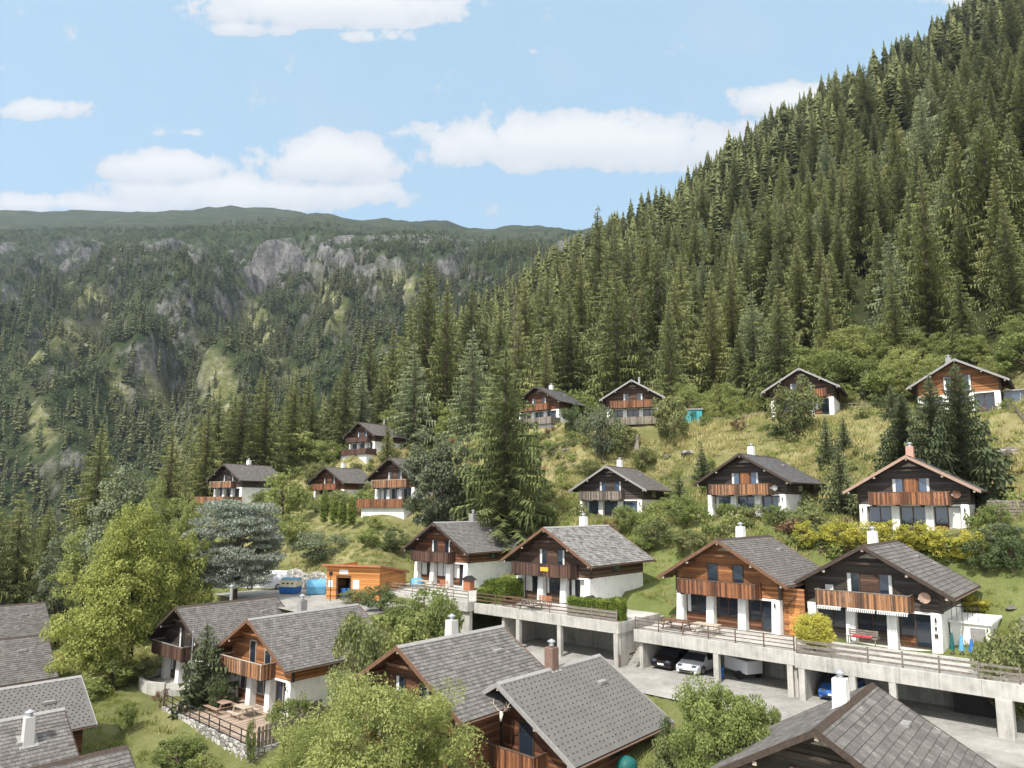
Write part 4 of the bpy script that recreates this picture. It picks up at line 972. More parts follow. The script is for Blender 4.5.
MT['maroon'] = m_plain('dark_brown_car_paint', (.016, .011, .01), .3, .05, 2, spec=.6)
x, y = put(-27.1, 49.2); car('dark brown car beside the garage wall, left of the white hatchback', x, y, ROADZ+.012, -YAW, 'maroon', group='cars in the garages')
x, y = put(-14.8, 48.9); car('blue car in the garage behind the large white chimney', x, y, ROADZ+.012, -YAW, 'carblue', group='cars in the garages')
P = atY(268, 590, 80); car('white van parked behind the blue-grey conifer', P[0]-.4, 80.6, -9.6, -YAW-.75, 'silver', True, name='parked_van', cat='van')
x, y = put(-21.6, 49.2); root = thing('box_trailer', 'small pale box trailer parked right of the white hatchback', 'trailer', (x, y, ROADZ+.012), -YAW-.5)
m = MB(); m.box(-1.3, 1.2, -.7, .7, .45, 1.35); m.build('box', MT['silver'], root, bevel=.03); m = MB(); m.box(-1.32, 1.22, -.72, .72, 1.351, 1.42); m.build('lid', MT['trim_grey'], root)
m = MB(); m.beam((-1.3, 0, .5), (-2.3, 0, .45), .08, .08); m.build('drawbar', MT['metal'], root)
for sy in (-1, 1): m = MB(); m.cyl((.5, sy*.72, .3), (.5, sy*.9, .3), .3, .3, 16); m.build('wheel', MT['rubber'], root)
x, y = put(-22.7, 47.6); root = thing('blue_bin', 'small blue bin standing before the trailer', 'bin', (x, y, ROADZ+.012)); m = MB(); m.cyl((0, 0, 0), (0, 0, .75), .26, .31, 14); m.build('body', MT['blue'], root); m = MB(); m.cyl((0, 0, .75), (0, 0, .82), .34, .3, 14); m.build('lid', MT['blue'], root)

# recycling point
def recyc(label, px, py, Y, rz, dome):
    P = atY(px, py, Y); root = thing('recycling_container', label, 'recycling container', (P[0], Y, -9.6), rz, 'recycling containers on the parking bay')
    m = MB(); m.hexa([(-.95, -.6, .05), (.95, -.6, .05), (.95, .6, .05), (-.95, .6, .05), (-1.02, -.72, .75), (1.02, -.72, .75), (1.02, .72, .75), (-1.02, .72, .75)]); m.build('base', MT['lblue' if dome else 'blue'], root, bevel=.04)
    if not dome:
        m = MB(); m.hexa([(-1.02, -.72, .753), (1.02, -.72, .753), (1.02, .72, .753), (-1.02, .72, .753), (-.98, -.3, 1.5), (.98, -.3, 1.5), (.98, .6, 1.5), (-.98, .6, 1.5)]); m.build('front_panel', MT['cream'], root, bevel=.03)
        m = MB(); m.hexa([(-1.04, -.34, 1.503), (1.04, -.34, 1.503), (1.04, .66, 1.503), (-1.04, .66, 1.503), (-.9, -.1, 1.68), (.9, -.1, 1.68), (.9, .5, 1.68), (-.9, .5, 1.68)]); m.build('lid', MT['lblue'], root)
        for k in (-1, 0, 1):
            m = MB(); yy = -.54; m.cyl((k*.55, yy+.02, 1.1), (k*.55, yy-.03, 1.08), .13, .13, 14); m.build('opening', MT['iron'], root)
    else:
        m = MB(); n = 12
        for k in range(n):
            a0, a1 = math.pi*k/n, math.pi*(k+1)/n; A = (-math.cos(a0)*.74, .753+math.sin(a0)*.85); B = (-math.cos(a1)*.74, .753+math.sin(a1)*.85)
            m.face([(-1.02, A[0], A[1]), (1.02, A[0], A[1]), (1.02, B[0], B[1]), (-1.02, B[0], B[1])])
        for sx in (-1.02, 1.02): m.face([(sx, -math.cos(math.pi*k/n)*.74, .753+math.sin(math.pi*k/n)*.85) for k in range(n+1)])
        m.build('dome', MT['lblue'], root, smooth=False)
        m = MB(); m.cyl((0, -.2, 1.55), (0, -.2, 1.75), .07, .07, 8); m.build('lifting_ring', MT['metal'], root)
recyc('cream and blue recycling container with three round openings', 290, 597, 76.5, -.25, False)
recyc('light blue domed recycling container right of the cream one', 316, 597, 75.8, .25, True)
# orange larch shed
P = atY(326, 600, 72.2); SHW = 6.1
root = thing('collection_shed', 'orange larch shed with slanting roof and open doorway beside the recycling containers', 'shed', (P[0], P[1], -9.6), -.30)
m = MB(); SH = 3.3
m.box(0, 1.25, 0, .15, -.5, SH); m.box(2.75, SHW, 0, .15, -.5, SH); m.box(1.25, 2.75, 0, .15, 2.2, SH)
m.prism([(0, -.5), (.15, -.5), (.15, SH), (0, SH)], .151, 6); 
m.hexa([(SHW-.15, .151, -.5), (SHW, .151, -.5), (SHW, 6, -.5), (SHW-.15, 6, -.5), (SHW-.15, .151, SH), (SHW, .151, SH), (SHW, 6, 2.2), (SHW-.15, 6, 2.2)]); m.box(.151, SHW-.151, 5.8, 6, -.5, 2.15)
m.build('wall', MT['w_new'], root)
m = MB(); m.hexa([(-.35, -.5, SH+.06), (SHW+.35, -.5, SH+.06), (SHW+.35, 6.2, SH-1.05), (-.35, 6.2, SH-1.05), (-.35, -.5, SH+.26), (SHW+.35, -.5, SH+.26), (SHW+.35, 6.2, SH-.85), (-.35, 6.2, SH-.85)]); m.build('roof', MT['terra'], root)
m = MB(); m.box(1.15, 1.249, -.03, .2, 0, 2.3); m.box(2.751, 2.85, -.03, .2, 0, 2.3); m.box(1.15, 2.85, -.03, .12, 2.301, 2.4); m.build('door_frame', MT['frame'], root)
for x0, x1, z0, z1 in ((1.5, 2.5, 2.55, 3.0), (3.1, 3.8, 1.1, 2.0), (.25, .75, 1.2, 1.9)):
    m = MB(); m.box(x0, x1, -.03, -.003, z0, z1); m.build('sign_board', MT['white'], root)
m = MB(); m.box(.2, SHW-.2, 3.5, 3.6, 0, 2.2); m.build('inner_partition', MT['iron'], root)
q = Matrix.Rotation(-.30, 4, 'Z') @ Vector((1.6, 1.0, 0))
for k in range(2):
    q = Matrix.Rotation(-.30, 4, 'Z') @ Vector((1.55+k*.75, 1.0, 0)); b = thing('wheeled_bin', ('blue wheeled bin in the shed doorway, left one', 'blue wheeled bin in the shed doorway, right one')[k], 'wheeled bin', (P[0]+q.x, P[1]+q.y, -9.6), -.3, 'bins in the shed doorway')
    m = MB(); m.hexa([(-.25, -.25, 0), (.25, -.25, 0), (.25, .25, 0), (-.25, .25, 0), (-.3, -.3, .95), (.3, -.3, .95), (.3, .3, .95), (-.3, .3, .95)]); m.build('body', MT['blue'], b, bevel=.02); m = MB(); m.box(-.32, .32, -.34, .32, .953, 1.02); m.build('lid', MT['blue'], b)
P = atY(330, 604, 70.5); root = thing('lane_lamp', 'short dark lamp post before the shed doorway', 'lamp post', (P[0], P[1], -9.6)); m = MB(); m.cyl((0, 0, -.3), (0, 0, 2.5), .05, .04, 8); m.build('pole', MT['iron'], root); m = MB(); m.cyl((0, 0, 2.5), (0, 0, 2.85), .16, .2, 10); m.cyl((0, 0, 2.86), (0, 0, 2.95), .24, .05, 10); m.build('lamp_head', MT['iron'], root)
# rubble retaining wall behind the parking bay
root = thing('rubble_wall', 'low rubble retaining wall behind the recycling containers', 'stone wall', (*xy(-76, 44.4), -9.7), -YAW); m = MB()
for k in range(15): m.hexa([(k, -.35+.1*math.sin(k*2.2), -.4), (k+1, -.35+.1*math.sin(k*2.2+2.2), -.4), (k+1, .5, -.4), (k, .5, -.4), (k, .1+.1*math.sin(k*1.7), 1.9+.25*math.sin(k*1.3)), (k+1, .1+.1*math.sin(k*1.7+1.7), 1.9+.25*math.sin(k*1.3+1.3)), (k+1, .6, 1.9+.25*math.sin(k*1.3+1.3)), (k, .6, 1.9+.25*math.sin(k*1.3))])
m.build('stones', MT['stone'], root)

# upper slope: fences, turquoise shed, tarpaulin, stump, boulders
fence('grey rail fence along the upper lane right of the olive tree', [gxy(838, 411), gxy(880, 410)], 1.1, (.45, .95), 'old_wood', .12)
fence('old rail fence below the glazed annex at the right edge', [gxy(980, 412), gxy(1024, 424)], 1.0, (.4, .8), 'old_wood', .12)
fence('pale railing before the bright orange chalet', [gxy(972, 406), gxy(1024, 402)], 1.1, (.5, 1.05), 'metal', .07)
fence('thin wire fence of wooden posts across the dry meadow, left part', [gxy(548, 478), gxy(600, 478)], .95, (.5, .85), 'old_wood', .04, .1, 2.6)
fence('rail fence climbing beside the basement of the half hidden brown chalet', [gxy(540, 462), gxy(565, 450)], 1.0, (.4, .85), 'old_wood', .1)
fence('thin wire fence of wooden posts across the meadow, right part', [gxy(664, 480), gxy(700, 484)], .95, (.5, .85), 'old_wood', .04, .1, 2.6)
fence('low fence of grey rails before the olive tree on the upper lane', [gxy(700, 424), gxy(760, 418)], .9, (.45, .8), 'old_wood', .08)
fence('brown rail fence on the terrace above the yellow bushes', [(HS['H1'][0]-7.5, HS['H1'][1]+1.2), (HS['H1'][0]+1.7, HS['H1'][1]-4.9)], .8, (.4, .75), 'rail_wood', .12)
fence('low brown rail fence right of the white-walled black chalet', [gxy(806, 528), gxy(840, 531)], .9, (.4, .8), 'rail_wood', .1)
P = GP(694, 422); root = thing('garden_shed', 'small turquoise shed on the upper slope right of the dark bush', 'shed', P, -.1); m = MB(); m.box(-1.2, 1.2, 0, 2, -.6, 1.75); m.build('wall', MT['cyan'], root); m = MB(); m.hexa([(-1.35, -.15, 1.76), (1.35, -.15, 1.76), (1.35, 2.1, 1.76), (-1.35, 2.1, 1.76), (-1.35, -.15, 1.95), (1.35, -.15, 1.95), (1.35, 2.1, 1.8), (-1.35, 2.1, 1.8)]); m.build('roof', MT['trim_grey'], root); m = MB(); m.box(-.4, .4, -.03, -.004, -.2, 1.5); m.build('door', MT['teal'], root)
P = GP(680, 424); m = MB(); m.prism([(-1.0, 0), (1.0, 0), (.7, .55), (.1, .8), (-.6, .6)], 0, 1.2); o = m.build('covered_woodpile', MT['blue'], None, loc=P, bevel=.05); tag(o, 'low woodpile under a blue sheet beside the turquoise shed', 'woodpile')
def stump(label, px, py, h, r, mat='bark_grey'):
    P = GP(px, py); m = MB(); n = 10; prev = None
    for i in range(7):
        f = i/6; ring = [(math.cos(k*2*math.pi/n)*r*(1.25-.45*f+.12*math.sin(k*3+i)), math.sin(k*2*math.pi/n)*r*(1.25-.45*f+.12*math.cos(k*2+i)), -.4+(h+.4)*f+(.12*math.sin(k*4) if i == 6 else 0)) for k in range(n)]
        if prev:
            for k in range(n): m.face([prev[k], prev[(k+1) % n], ring[(k+1) % n], ring[k]])
        prev = ring
    m.face(prev); o = m.build('tree_stump', MT[mat], None, loc=P, smooth=True); tag(o, label, 'tree stump')
stump('tall grey broken trunk standing on the dry meadow below the pale-edged chalet', 637, 452, 2.4, .35)
def boulder(label, px, py, w, h, seed, group='boulders on the meadow'):
    P = GP(px, py); rr = np.random.default_rng(seed); bm = bmesh.new(); bmesh.ops.create_icosphere(bm, subdivisions=3, radius=1)
    for v in bm.verts:
        c = v.co; f = 1+.35*float(fbm(c.x*1.3+seed, c.y*1.3+c.z*1.7, 3, seed)); c *= f; c.x *= w/2; c.y *= w/2.6; c.z = max(c.z, -.5)*h
        c.x = round(c.x*3.2)/3.2*.4+c.x*.6; c.z = round(c.z*3)/3*.4+c.z*.6
    me = bpy.data.meshes.new('boulder'); bm.to_mesh(me); bm.free(); me.materials.append(MT['rock'])
    o = mk('boulder', me, None, (P[0], P[1], P[2])); tag(o, label, 'boulder', group)
boulder('broad flat grey boulder on the meadow right of the tallest dark spruce', 957, 458, 3.4, 1.0, 1); boulder('pale boulder at the right edge of the meadow', 985, 456, 2.4, .8, 2); boulder('grey boulder low in the grass right of the broad flat one', 1008, 455, 2.6, .6, 3)
boulder('brownish boulder in the dry meadow left of the small conifer', 690, 454, 2.6, .5, 4); boulder('small pale stone on the dry meadow under the brownish boulder', 668, 460, 1.2, .35, 5); boulder('pale stone beside the basement of the half hidden brown chalet', 568, 452, 2.0, .45, 6)
boulder('flat pale stone by the plank steps near the right bush', 1003, 642, .8, .2, 7); boulder('grey stone in the grass behind the black chalet, at the right edge', 1012, 612, .8, .2, 8); boulder('pale stone among the yellow shrubs at the left', 62, 605, 1.6, .5, 9)

# ================================================================== vegetation
MT['spruce'] = m_leaf('spruce_needles', (.135, .152, .052), (.045, .06, .022), (.265, .265, .09), .12, .12)
MT['spruce_far'] = m_leaf('distant_spruce_needles', (.095, .11, .045), (.028, .04, .018), (.20, .205, .085), .1, .02)
MT['spruce_mid'] = m_leaf('mid_green_spruce_needles', (.10, .125, .045), (.036, .052, .02), (.20, .215, .075), .1, .25)
MT['spruce_dark'] = m_leaf('dark_spruce_needles', (.085, .105, .047), (.036, .05, .024), (.15, .17, .075), .1, .2)
MT['blue'+'cedar'] = m_leaf('blue_grey_needles', (.21, .24, .185), (.09, .11, .085), (.35, .375, .30), .1, .4)
MT['maple'] = m_leaf('yellow_green_leaves', (.26, .29, .07), (.14, .165, .04), (.40, .41, .12), .3, .5)
MT['light'] = m_leaf('light_green_leaves', (.23, .26, .08), (.11, .14, .045), (.36, .38, .13), .3, .5)
MT['green'] = m_leaf('fresh_green_leaves', (.17, .21, .06), (.08, .105, .03), (.28, .32, .10), .3, .6)
MT['olive'] = m_leaf('olive_leaves', (.17, .19, .07), (.08, .095, .035), (.27, .28, .11), .25, .6)
MT['greyg'] = m_leaf('grey_green_leaves', (.13, .155, .085), (.06, .075, .042), (.22, .25, .14), .2, .4)
MT['darkg'] = m_leaf('dark_green_leaves', (.08, .11, .04), (.038, .055, .022), (.14, .175, .06), .2, .5)
MT['willow'] = m_leaf('pale_olive_leaves', (.25, .28, .085), (.12, .145, .045), (.38, .40, .15), .3, .6)
MT['yellow_l'] = m_leaf('yellow_leaves', (.38, .36, .06), (.17, .19, .035), (.54, .48, .09), .3, 1.2)
MT['reddish'] = m_leaf('reddish_brown_leaves', (.2, .12, .07), (.1, .07, .04), (.3, .2, .11), .25, 1)
MT['dead'] = m_leaf('bare_twigs', (.13, .11, .09), (.08, .065, .05), (.2, .17, .14), .05, 1)
MT['drygrass'] = m_leaf('dry_grass', (.36, .32, .13), (.2, .2, .07), (.5, .45, .22), .3, 1.5)
MT['tuft'] = m_leaf('green_grass', (.19, .22, .06), (.1, .13, .035), (.32, .34, .1), .3, 1.5)

MT['larch'] = m_leaf('pale_larch_needles', (.20, .235, .12), (.09, .115, .055), (.31, .34, .18), .2, .2)
def tris_mesh(name, P, mats): # P (n,3,3)
    n = len(P); return npmesh(name, P.reshape(-1, 3), np.arange(n*3).reshape(-1, 3), mats, nper=3)
def quads_mesh(name, P, mats):
    n = len(P); return npmesh(name, P.reshape(-1, 3), np.arange(n*4).reshape(-1, 4), mats, nper=4)
def tube(path, radii, n=7):
    V = []; Fc = []
    path = [np.array(p, float) for p in path]
    for i, (p, r) in enumerate(zip(path, radii)):
        d = path[min(i+1, len(path)-1)]-path[max(i-1, 0)]; d /= np.linalg.norm(d)+1e-9
        a = np.cross(d, [0, 0, 1.]) if abs(d[2]) < .95 else np.array([1., 0, 0]); a /= np.linalg.norm(a); b = np.cross(d, a)
        for k in range(n): t = 2*math.pi*k/n; V.append(p+(a*math.cos(t)+b*math.sin(t))*r)
    for i in range(len(path)-1):
        for k in range(n): Fc.append((i*n+k, i*n+(k+1) % n, (i+1)*n+(k+1) % n, (i+1)*n+k))
    return V, Fc
def tubes_mesh(name, tubes, mat):
    V = []; Q = []
    for path, rr_, n in tubes:
        v, f = tube(path, rr_, n); o = len(V); V += v; Q += [tuple(i+o for i in q) for q in f]
    return npmesh(name, np.array(V), np.array(Q), mat, smooth=True)
def spruce_meshes(seed, H=20., R=3.2, whorls=34, per=9, J=6, mat='spruce', hang=1., base=.05, power=.8, droop=.35, wide=.42, gap=0.0):
    r = np.random.default_rng(seed); T = []
    lean = r.normal(0, .012, 2)
    for w in range(whorls):
        f = base+(1-base)*(w/whorls)**.93; z0 = f*H; L0 = R*((1-f)**power)*(1 if f > .16 else .72+f*1.75)+.12
        sect = r.uniform(0, 6.28)
        n = max(4, int(per*(.55+.45*(1-f))))
        for k in range(n):
            if r.random() < gap: continue
            a = sect+2*math.pi*k/n+r.normal(0, .18); L = L0*r.uniform(.68, 1.14)*(1+.14*math.sin(3*a+seed)); d = np.array([math.cos(a), math.sin(a), 0]); sd = np.array([-d[1], d[0], 0])
            zz = z0+r.normal(0, H*.008); up = .35*(f-.35)
            t = np.linspace(0, 1, J+1)
            sp = np.array([d*(L*q) + np.array([lean[0]*z0, lean[1]*z0, zz + L*(up*q - droop*q*q*(1.3-f) + .14*q**4)]) for q in t])
            for j in range(J):
                a0, a1 = sp[j], sp[j+1]; mid = (a0+a1)/2; q = (j+.5)/J; wd = L*wide*(1-q*.75)*(.35+1.3*min(q, .5))*r.uniform(.7, 1.25)
                dn = np.array([0, 0, -L*.10-.10])*r.uniform(.5, 1.4)
                for sg in (-1, 1):
                    tip = mid+d*(L*.10)+sd*sg*wd+dn*r.uniform(.4, 1.3)
                    T.append([a0-[0, 0, .02], a1, tip])
                T.append([a0, a1, mid+dn*2.2*hang+sd*r.normal(0, .12)+d*.05])
            T.append([sp[-2]+sd*.12*L*.5, sp[-2]-sd*.12*L*.5, sp[-1]+d*L*.06])
    T.append([[.1, 0, H*.96], [-.1, .05, H*.96], [lean[0]*H, lean[1]*H, H*1.015]]); T.append([[0, .1, H*.96], [0, -.1, H*.96], [lean[0]*H, lean[1]*H, H*1.015]])
    crown = tris_mesh('spruce_crown', np.array(T), MT[mat])
    trunk = tubes_mesh('spruce_trunk', [([(0, 0, -1), (lean[0]*H*.5, lean[1]*H*.5, H*.5), (lean[0]*H, lean[1]*H, H*.98)], [H*.016+.06, H*.009+.03, .02], 8)], MT['bark'])
    return trunk, crown
def spruce_simple(seed, H, R, tiers, per, mat):
    r = np.random.default_rng(seed); T = []
    for w in range(tiers):
        f = .04+.96*(w/tiers); L0 = R*(1-f)**.95+.15; s0 = r.uniform(0, 6)
        for k in range(max(5, int(per*(1-.4*f)))):
            a = s0+2*math.pi*k/per+r.normal(0, .15); L = L0*r.uniform(.5, 1.25); d = np.array([math.cos(a), math.sin(a), 0]); sd = np.array([-d[1], d[0], 0]); z = f*H+r.normal(0, H*.01)
            wd = L*.24+.12
            T.append([[0, 0, z+.06*H], d*L*.65+sd*wd+[0, 0, z-.12*L], d*L+[0, 0, z-.33*L]]); T.append([[0, 0, z+.06*H], d*L+[0, 0, z-.33*L], d*L*.65-sd*wd+[0, 0, z-.12*L]])
            T.append([d*L*.25+[0, 0, z], d*L+[0, 0, z-.33*L], d*L*.55+[0, 0, z-.33*L-H*.035]])
    return tris_mesh('spruce_simple', np.array(T), MT[mat])
def leafcloud(seed, n, clumps, size, rx, ry, rz, zc, crag=.35, bias=.55, flat=.0, cs=None, tipshape=1.0, hole=0.0, cz=.75):
    """leaf quads gathered in clumps spread through an uneven ellipsoid crown"""
    r = np.random.default_rng(seed)
    C = r.normal(size=(clumps, 3)); C /= np.linalg.norm(C, axis=1)[:, None]
    rad_ = r.uniform(.35, 1.0, clumps)**.45
    irr = 1+crag*np.sin(C[:, 0]*3.1+seed)*np.cos(C[:, 1]*2.7+seed*2)+crag*.5*r.normal(size=clumps)*.6
    C = C*(rad_*irr)[:, None]
    C[:, 2] = np.where(C[:, 2] < -.75, -.75, C[:, 2])
    P0 = C*np.array([rx, ry, rz])*.86+np.array([0, 0, zc])
    cr = (cs or (rx+ry+rz)/3*.30)*r.uniform(.6, 1.3, clumps)
    k = r.integers(0, clumps, n); D = r.normal(size=(n, 3)); D /= np.linalg.norm(D, axis=1)[:, None]
    D[:, 2] = D[:, 2]*cz+.12*(cz > .5)
    Pp = P0[k]+D*cr[k][:, None]*(r.uniform(.45, 1.05, n)**.6)[:, None]
    nm = D*bias+r.normal(size=(n, 3))*(1-bias)+np.array([0, 0, .35]); nm /= np.linalg.norm(nm, axis=1)[:, None]
    a = np.cross(nm, r.normal(size=(n, 3))); a /= np.linalg.norm(a, axis=1)[:, None]; b = np.cross(nm, a)
    s = size*r.uniform(.55, 1.3, n)[:, None]
    Q = np.stack([Pp-a*s, Pp-b*s*.55*tipshape, Pp+a*s, Pp+b*s*.55*tipshape], 1)
    Q[:, :, 2] = np.maximum(Q[:, :, 2], .02)
    return Q, P0
def broad_meshes(seed, H, W, n, clumps, size, mat, trunk=.22, crag=.35, tipshape=1.0, cs=None, hgt=None, cz=.75, bias=.55):
    zc = H*(trunk+(1-trunk)/2); rz = H*(1-trunk)/2
    Q, C = leafcloud(seed, n, clumps, size, W/2, W/2*.92, rz, zc, crag, cs=cs, tipshape=tipshape, cz=cz, bias=bias)
    zt = Q[:, :, 2].max(); Q = Q*np.array([1, 1, H/zt])
    crown = quads_mesh('broadleaf_crown', Q, MT[mat]); r = np.random.default_rng(seed+1)
    tb = [([(0, 0, -.6), (r.normal(0, .05*H*.3), r.normal(0, .05*H*.3), H*.35), (0, 0, H*.75)], [H*.028+.02, H*.02+.01, H*.006], 8)]
    for c in C[r.choice(len(C), min(9, len(C)), replace=False)]:
        z0 = H*r.uniform(.12, .4); tb.append(([(0, 0, z0), (c[0]*.45, c[1]*.45, (z0+c[2])/2+.05*H), tuple(c*.93)], [H*.013+.01, H*.009+.006, H*.003], 6))
    return tubes_mesh('broadleaf_trunk', tb, MT['bark']), crown
def tree(name, label, cat, meshes, loc, sc=(1, 1, 1), rz=0., group=None, up=False):
    root = thing(name, label, cat, loc, rz, group); root.scale = sc
    if meshes[0] is not None: mk('trunk', meshes[0], root)
    mk('crown', meshes[1], root)
    return root
def place(name, label, cat, meshes, mH, mW, px, py, wpx, hpx, Y=None, group=None, rz=None, seed=0, sink=.0):
    """stand a plant on the ground under a line of sight; its size in metres follows from its distance"""
    if Y is None: P = GP(px, py)
    else: q = atY(px, py, Y); P = (q[0], Y, q[2] if Y < 0 else g1(q[0], Y))
    d = P[1]; H = hpx*d/F; W = wpx*d/F
    if Y is not None: H += atY(px, py, Y)[2]-P[2]
    H = max(H, .4)
    return tree(name, label, cat, meshes, (P[0], P[1], P[2]-sink*H), (W/mW, W/mW, H/mH), rz if rz is not None else random.uniform(0, 6.28), group)

SPR = [spruce_meshes(100+i, 20, [4.8, 4.2, 5.2, 3.9, 4.5, 5.6][i], [28, 31, 26, 33, 29, 27][i], 12, 9, 'spruce', wide=.30, base=.03, power=[.95, 1.05, .85, 1.0, 1.1, .82][i], droop=[.35, .25, .45, .3, .2, .5][i], gap=[.02, .0, .08, .04, .0, .12][i]) for i in range(6)]
SPRW = [9.6, 8.4, 10.4, 7.8, 9, 11.2]
LAR = [spruce_meshes(260+i, 20, 4.4, 26, 11, 8, 'larch', power=.8, droop=.3, wide=.3, gap=.05, base=.03) for i in range(2)]
BIGSPR = spruce_meshes(200, 20, 4.8, 40, 12, 11, 'spruce_mid', base=.02, power=.72, droop=.3, wide=.3, gap=.06)
DKS = [spruce_meshes(210+i, 16, 5.0, 44, 12, 7, 'spruce_dark', base=.01, power=.82, droop=.22, wide=.34) for i in range(3)]
YNG = [spruce_meshes(220+i, 6, 1.7, 20, 8, 5, 'spruce_dark', base=.02, power=.9, droop=.15, wide=.4) for i in range(2)]
YNL = [spruce_meshes(230+i, 6, 1.7, 20, 8, 5, 'spruce', base=.02, power=.9, droop=.15, wide=.4) for i in range(1)]
#CED = spruce_meshes(240, 14, 7.0, 38, 16, 15, 'bluecedar', base=.04, power=.27, droop=-.02, wide=.2, gap=.03, hang=.5)
DEAD = spruce_meshes(250, 20, 2.6, 26, 8, 3, 'dead', base=.1, power=.8, droop=.3, wide=.05, gap=.3, hang=.15)
BR = {}
def bm_(kind, var, H, W, n, clumps, size, mat, **k): BR[(kind, var)] = (broad_meshes(hash((len(BR), 7)) % 9999 if 0 else 300+len(BR), H, W, n, clumps, size, mat, **k), H, W)
bm_('maple', 0, 13, 10, 50000, 210, .12, 'maple', trunk=.05, crag=.3, cs=1.0)
bm_('maple', 1, 10, 8, 26000, 140, .12, 'maple', trunk=.02, crag=.35, cs=.85)
bm_('birch', 0, 14, 7, 15000, 110, .15, 'greyg', trunk=.1, crag=.35, cs=.8)
bm_('birch', 1, 14, 6.5, 13000, 100, .15, 'light', trunk=.1, crag=.35, cs=.8)
bm_('grey', 0, 11, 9, 17000, 110, .16, 'greyg', trunk=.06, crag=.3, cs=.85)
for i in range(3): bm_('lighttree', i, 9, 7.5, 17000, 110, .115, 'light', trunk=.06, crag=.4, cs=.8)
bm_('willow', 0, 6, 8, 80000, 240, .066, 'willow', trunk=.02, crag=.28, tipshape=.7, cs=.62)
bm_('apple', 0, 5, 5.5, 40000, 130, .066, 'green', trunk=.04, crag=.3, cs=.5)
bm_('cedar', 0, 9, 9, 70000, 260, .13, 'bluecedar', trunk=.0, crag=.16, cs=1.15, cz=.2, tipshape=.6, bias=.2)
for i in range(3):
    for k_, m_ in (('green', 'green'), ('olive', 'olive'), ('darkg', 'darkg'), ('light', 'light'), ('yellow', 'yellow_l'), ('greyg', 'greyg')):
        bm_(k_, i, 3, 3.6, 4600, 44, .085, m_, trunk=.0, crag=.32, cs=.46)
bm_('roundyellow', 1, 2.4, 2.8, 16000, 220, .05, 'yellow_l', trunk=.0, crag=.0, cs=.3)
bm_('reddish', 0, 3, 3.6, 2200, 30, .085, 'reddish', trunk=.0, crag=.4, cs=.4)
_bc = [0]
def bush(kind, label, px, py, w, h, Y=None, group=None, var=None, name='shrub', cat='shrub', **k):
    _bc[0] += 1; v = var if var is not None else _bc[0] % 3
    if (kind, v) not in BR: v = 0
    ms, H, W = BR[(kind, v)]
    return place(name, label, cat, ms, H, W, px, py, w, h, Y, group, **k)

# ---- single trees and shrubs that stand out (pixel column of the stem, foot row, width, height)
place('spruce_tree', 'tallest single spruce in front of the half hidden brown chalet, bushy down to the ground', 'spruce', BIGSPR, 20, 9, 505, 520, 116, 176, 84)
bush('grey', 'round grey-green broadleaf tree left of the tallest single spruce', 440, 518, 76, 90, 88, var=0, name='broadleaf_tree', cat='tree')
bush('cedar', 'spreading blue-grey conifer above the flue of the dark chalet', 234, 612, 94, 110, 72, var=0, name='blue_cedar', cat='conifer')
for px, py, w, h, i, lab in ((906, 466, 48, 74, 0, 'leftmost of the dark blue-green spruces behind the pink chimney'), (934, 472, 54, 98, 1, 'middle dark blue-green spruce behind the pink chimney'), (962, 477, 66, 116, 2, 'tallest of the dark blue-green spruces, right of the pink chimney')):
    place('dark_spruce', lab, 'spruce', DKS[i], 16, 8.4, px, py, w*1.3, h, (70, 66, 63)[i])
for px, py, w, h, m_, lab in ((842, 516, 42, 74, YNG[0], 'young dark spruce right of the white-walled black chalet'), (828, 470, 26, 52, YNG[1], 'small spruce on the slope under the round olive tree'), (845, 452, 20, 34, YNG[0], 'little spruce on the meadow just right of the small one'),
    (703, 484, 22, 38, YNG[1], 'small dark conifer left of the white-walled black chalet roof'), (680, 514, 28, 40, YNG[0], 'small dark conifer right of the grey-edged black chalet'), (387, 470, 22, 42, YNL[0], 'small light spruce beside the two-balcony chalet'), (868, 400, 18, 30, YNG[1], 'young dark conifer on the upper lane'), (893, 420, 26, 36, YNG[0], 'young dark conifer before the bright orange chalet')):
    place('young_spruce', lab, 'spruce', m_, 6, 3.4, px, py, w, h)
for i, (px, h) in enumerate(((324, 42), (333.5, 36), (342, 34), (351.5, 36))):
    MT.setdefault('thuja', m_leaf('thuja_scales', (.10, .14, .022), (.045, .07, .012), (.18, .22, .04), .1, 1.))
    if i == 0:
        Q, _ = leafcloud(61, 5200, 130, .075, .52, .52, 2.6, 2.55, .05, cs=.26); Q[:, :, :2] *= (1-.5*np.clip((Q[:, :, 2:3]-2.5)/2.9, 0, 1)**1.5); THU = (None, quads_mesh('thuja_crown', Q, MT['thuja']))
    place('thuja_tree', ('tallest columnar thuja, leftmost of the four', 'second columnar thuja from the left', 'third columnar thuja from the left', 'rightmost columnar thuja of the four')[i], 'thuja', THU, 5.2, 1.35, px, 529+i*.6, 11.5, h, None, 'columnar thujas below the brown chalet')
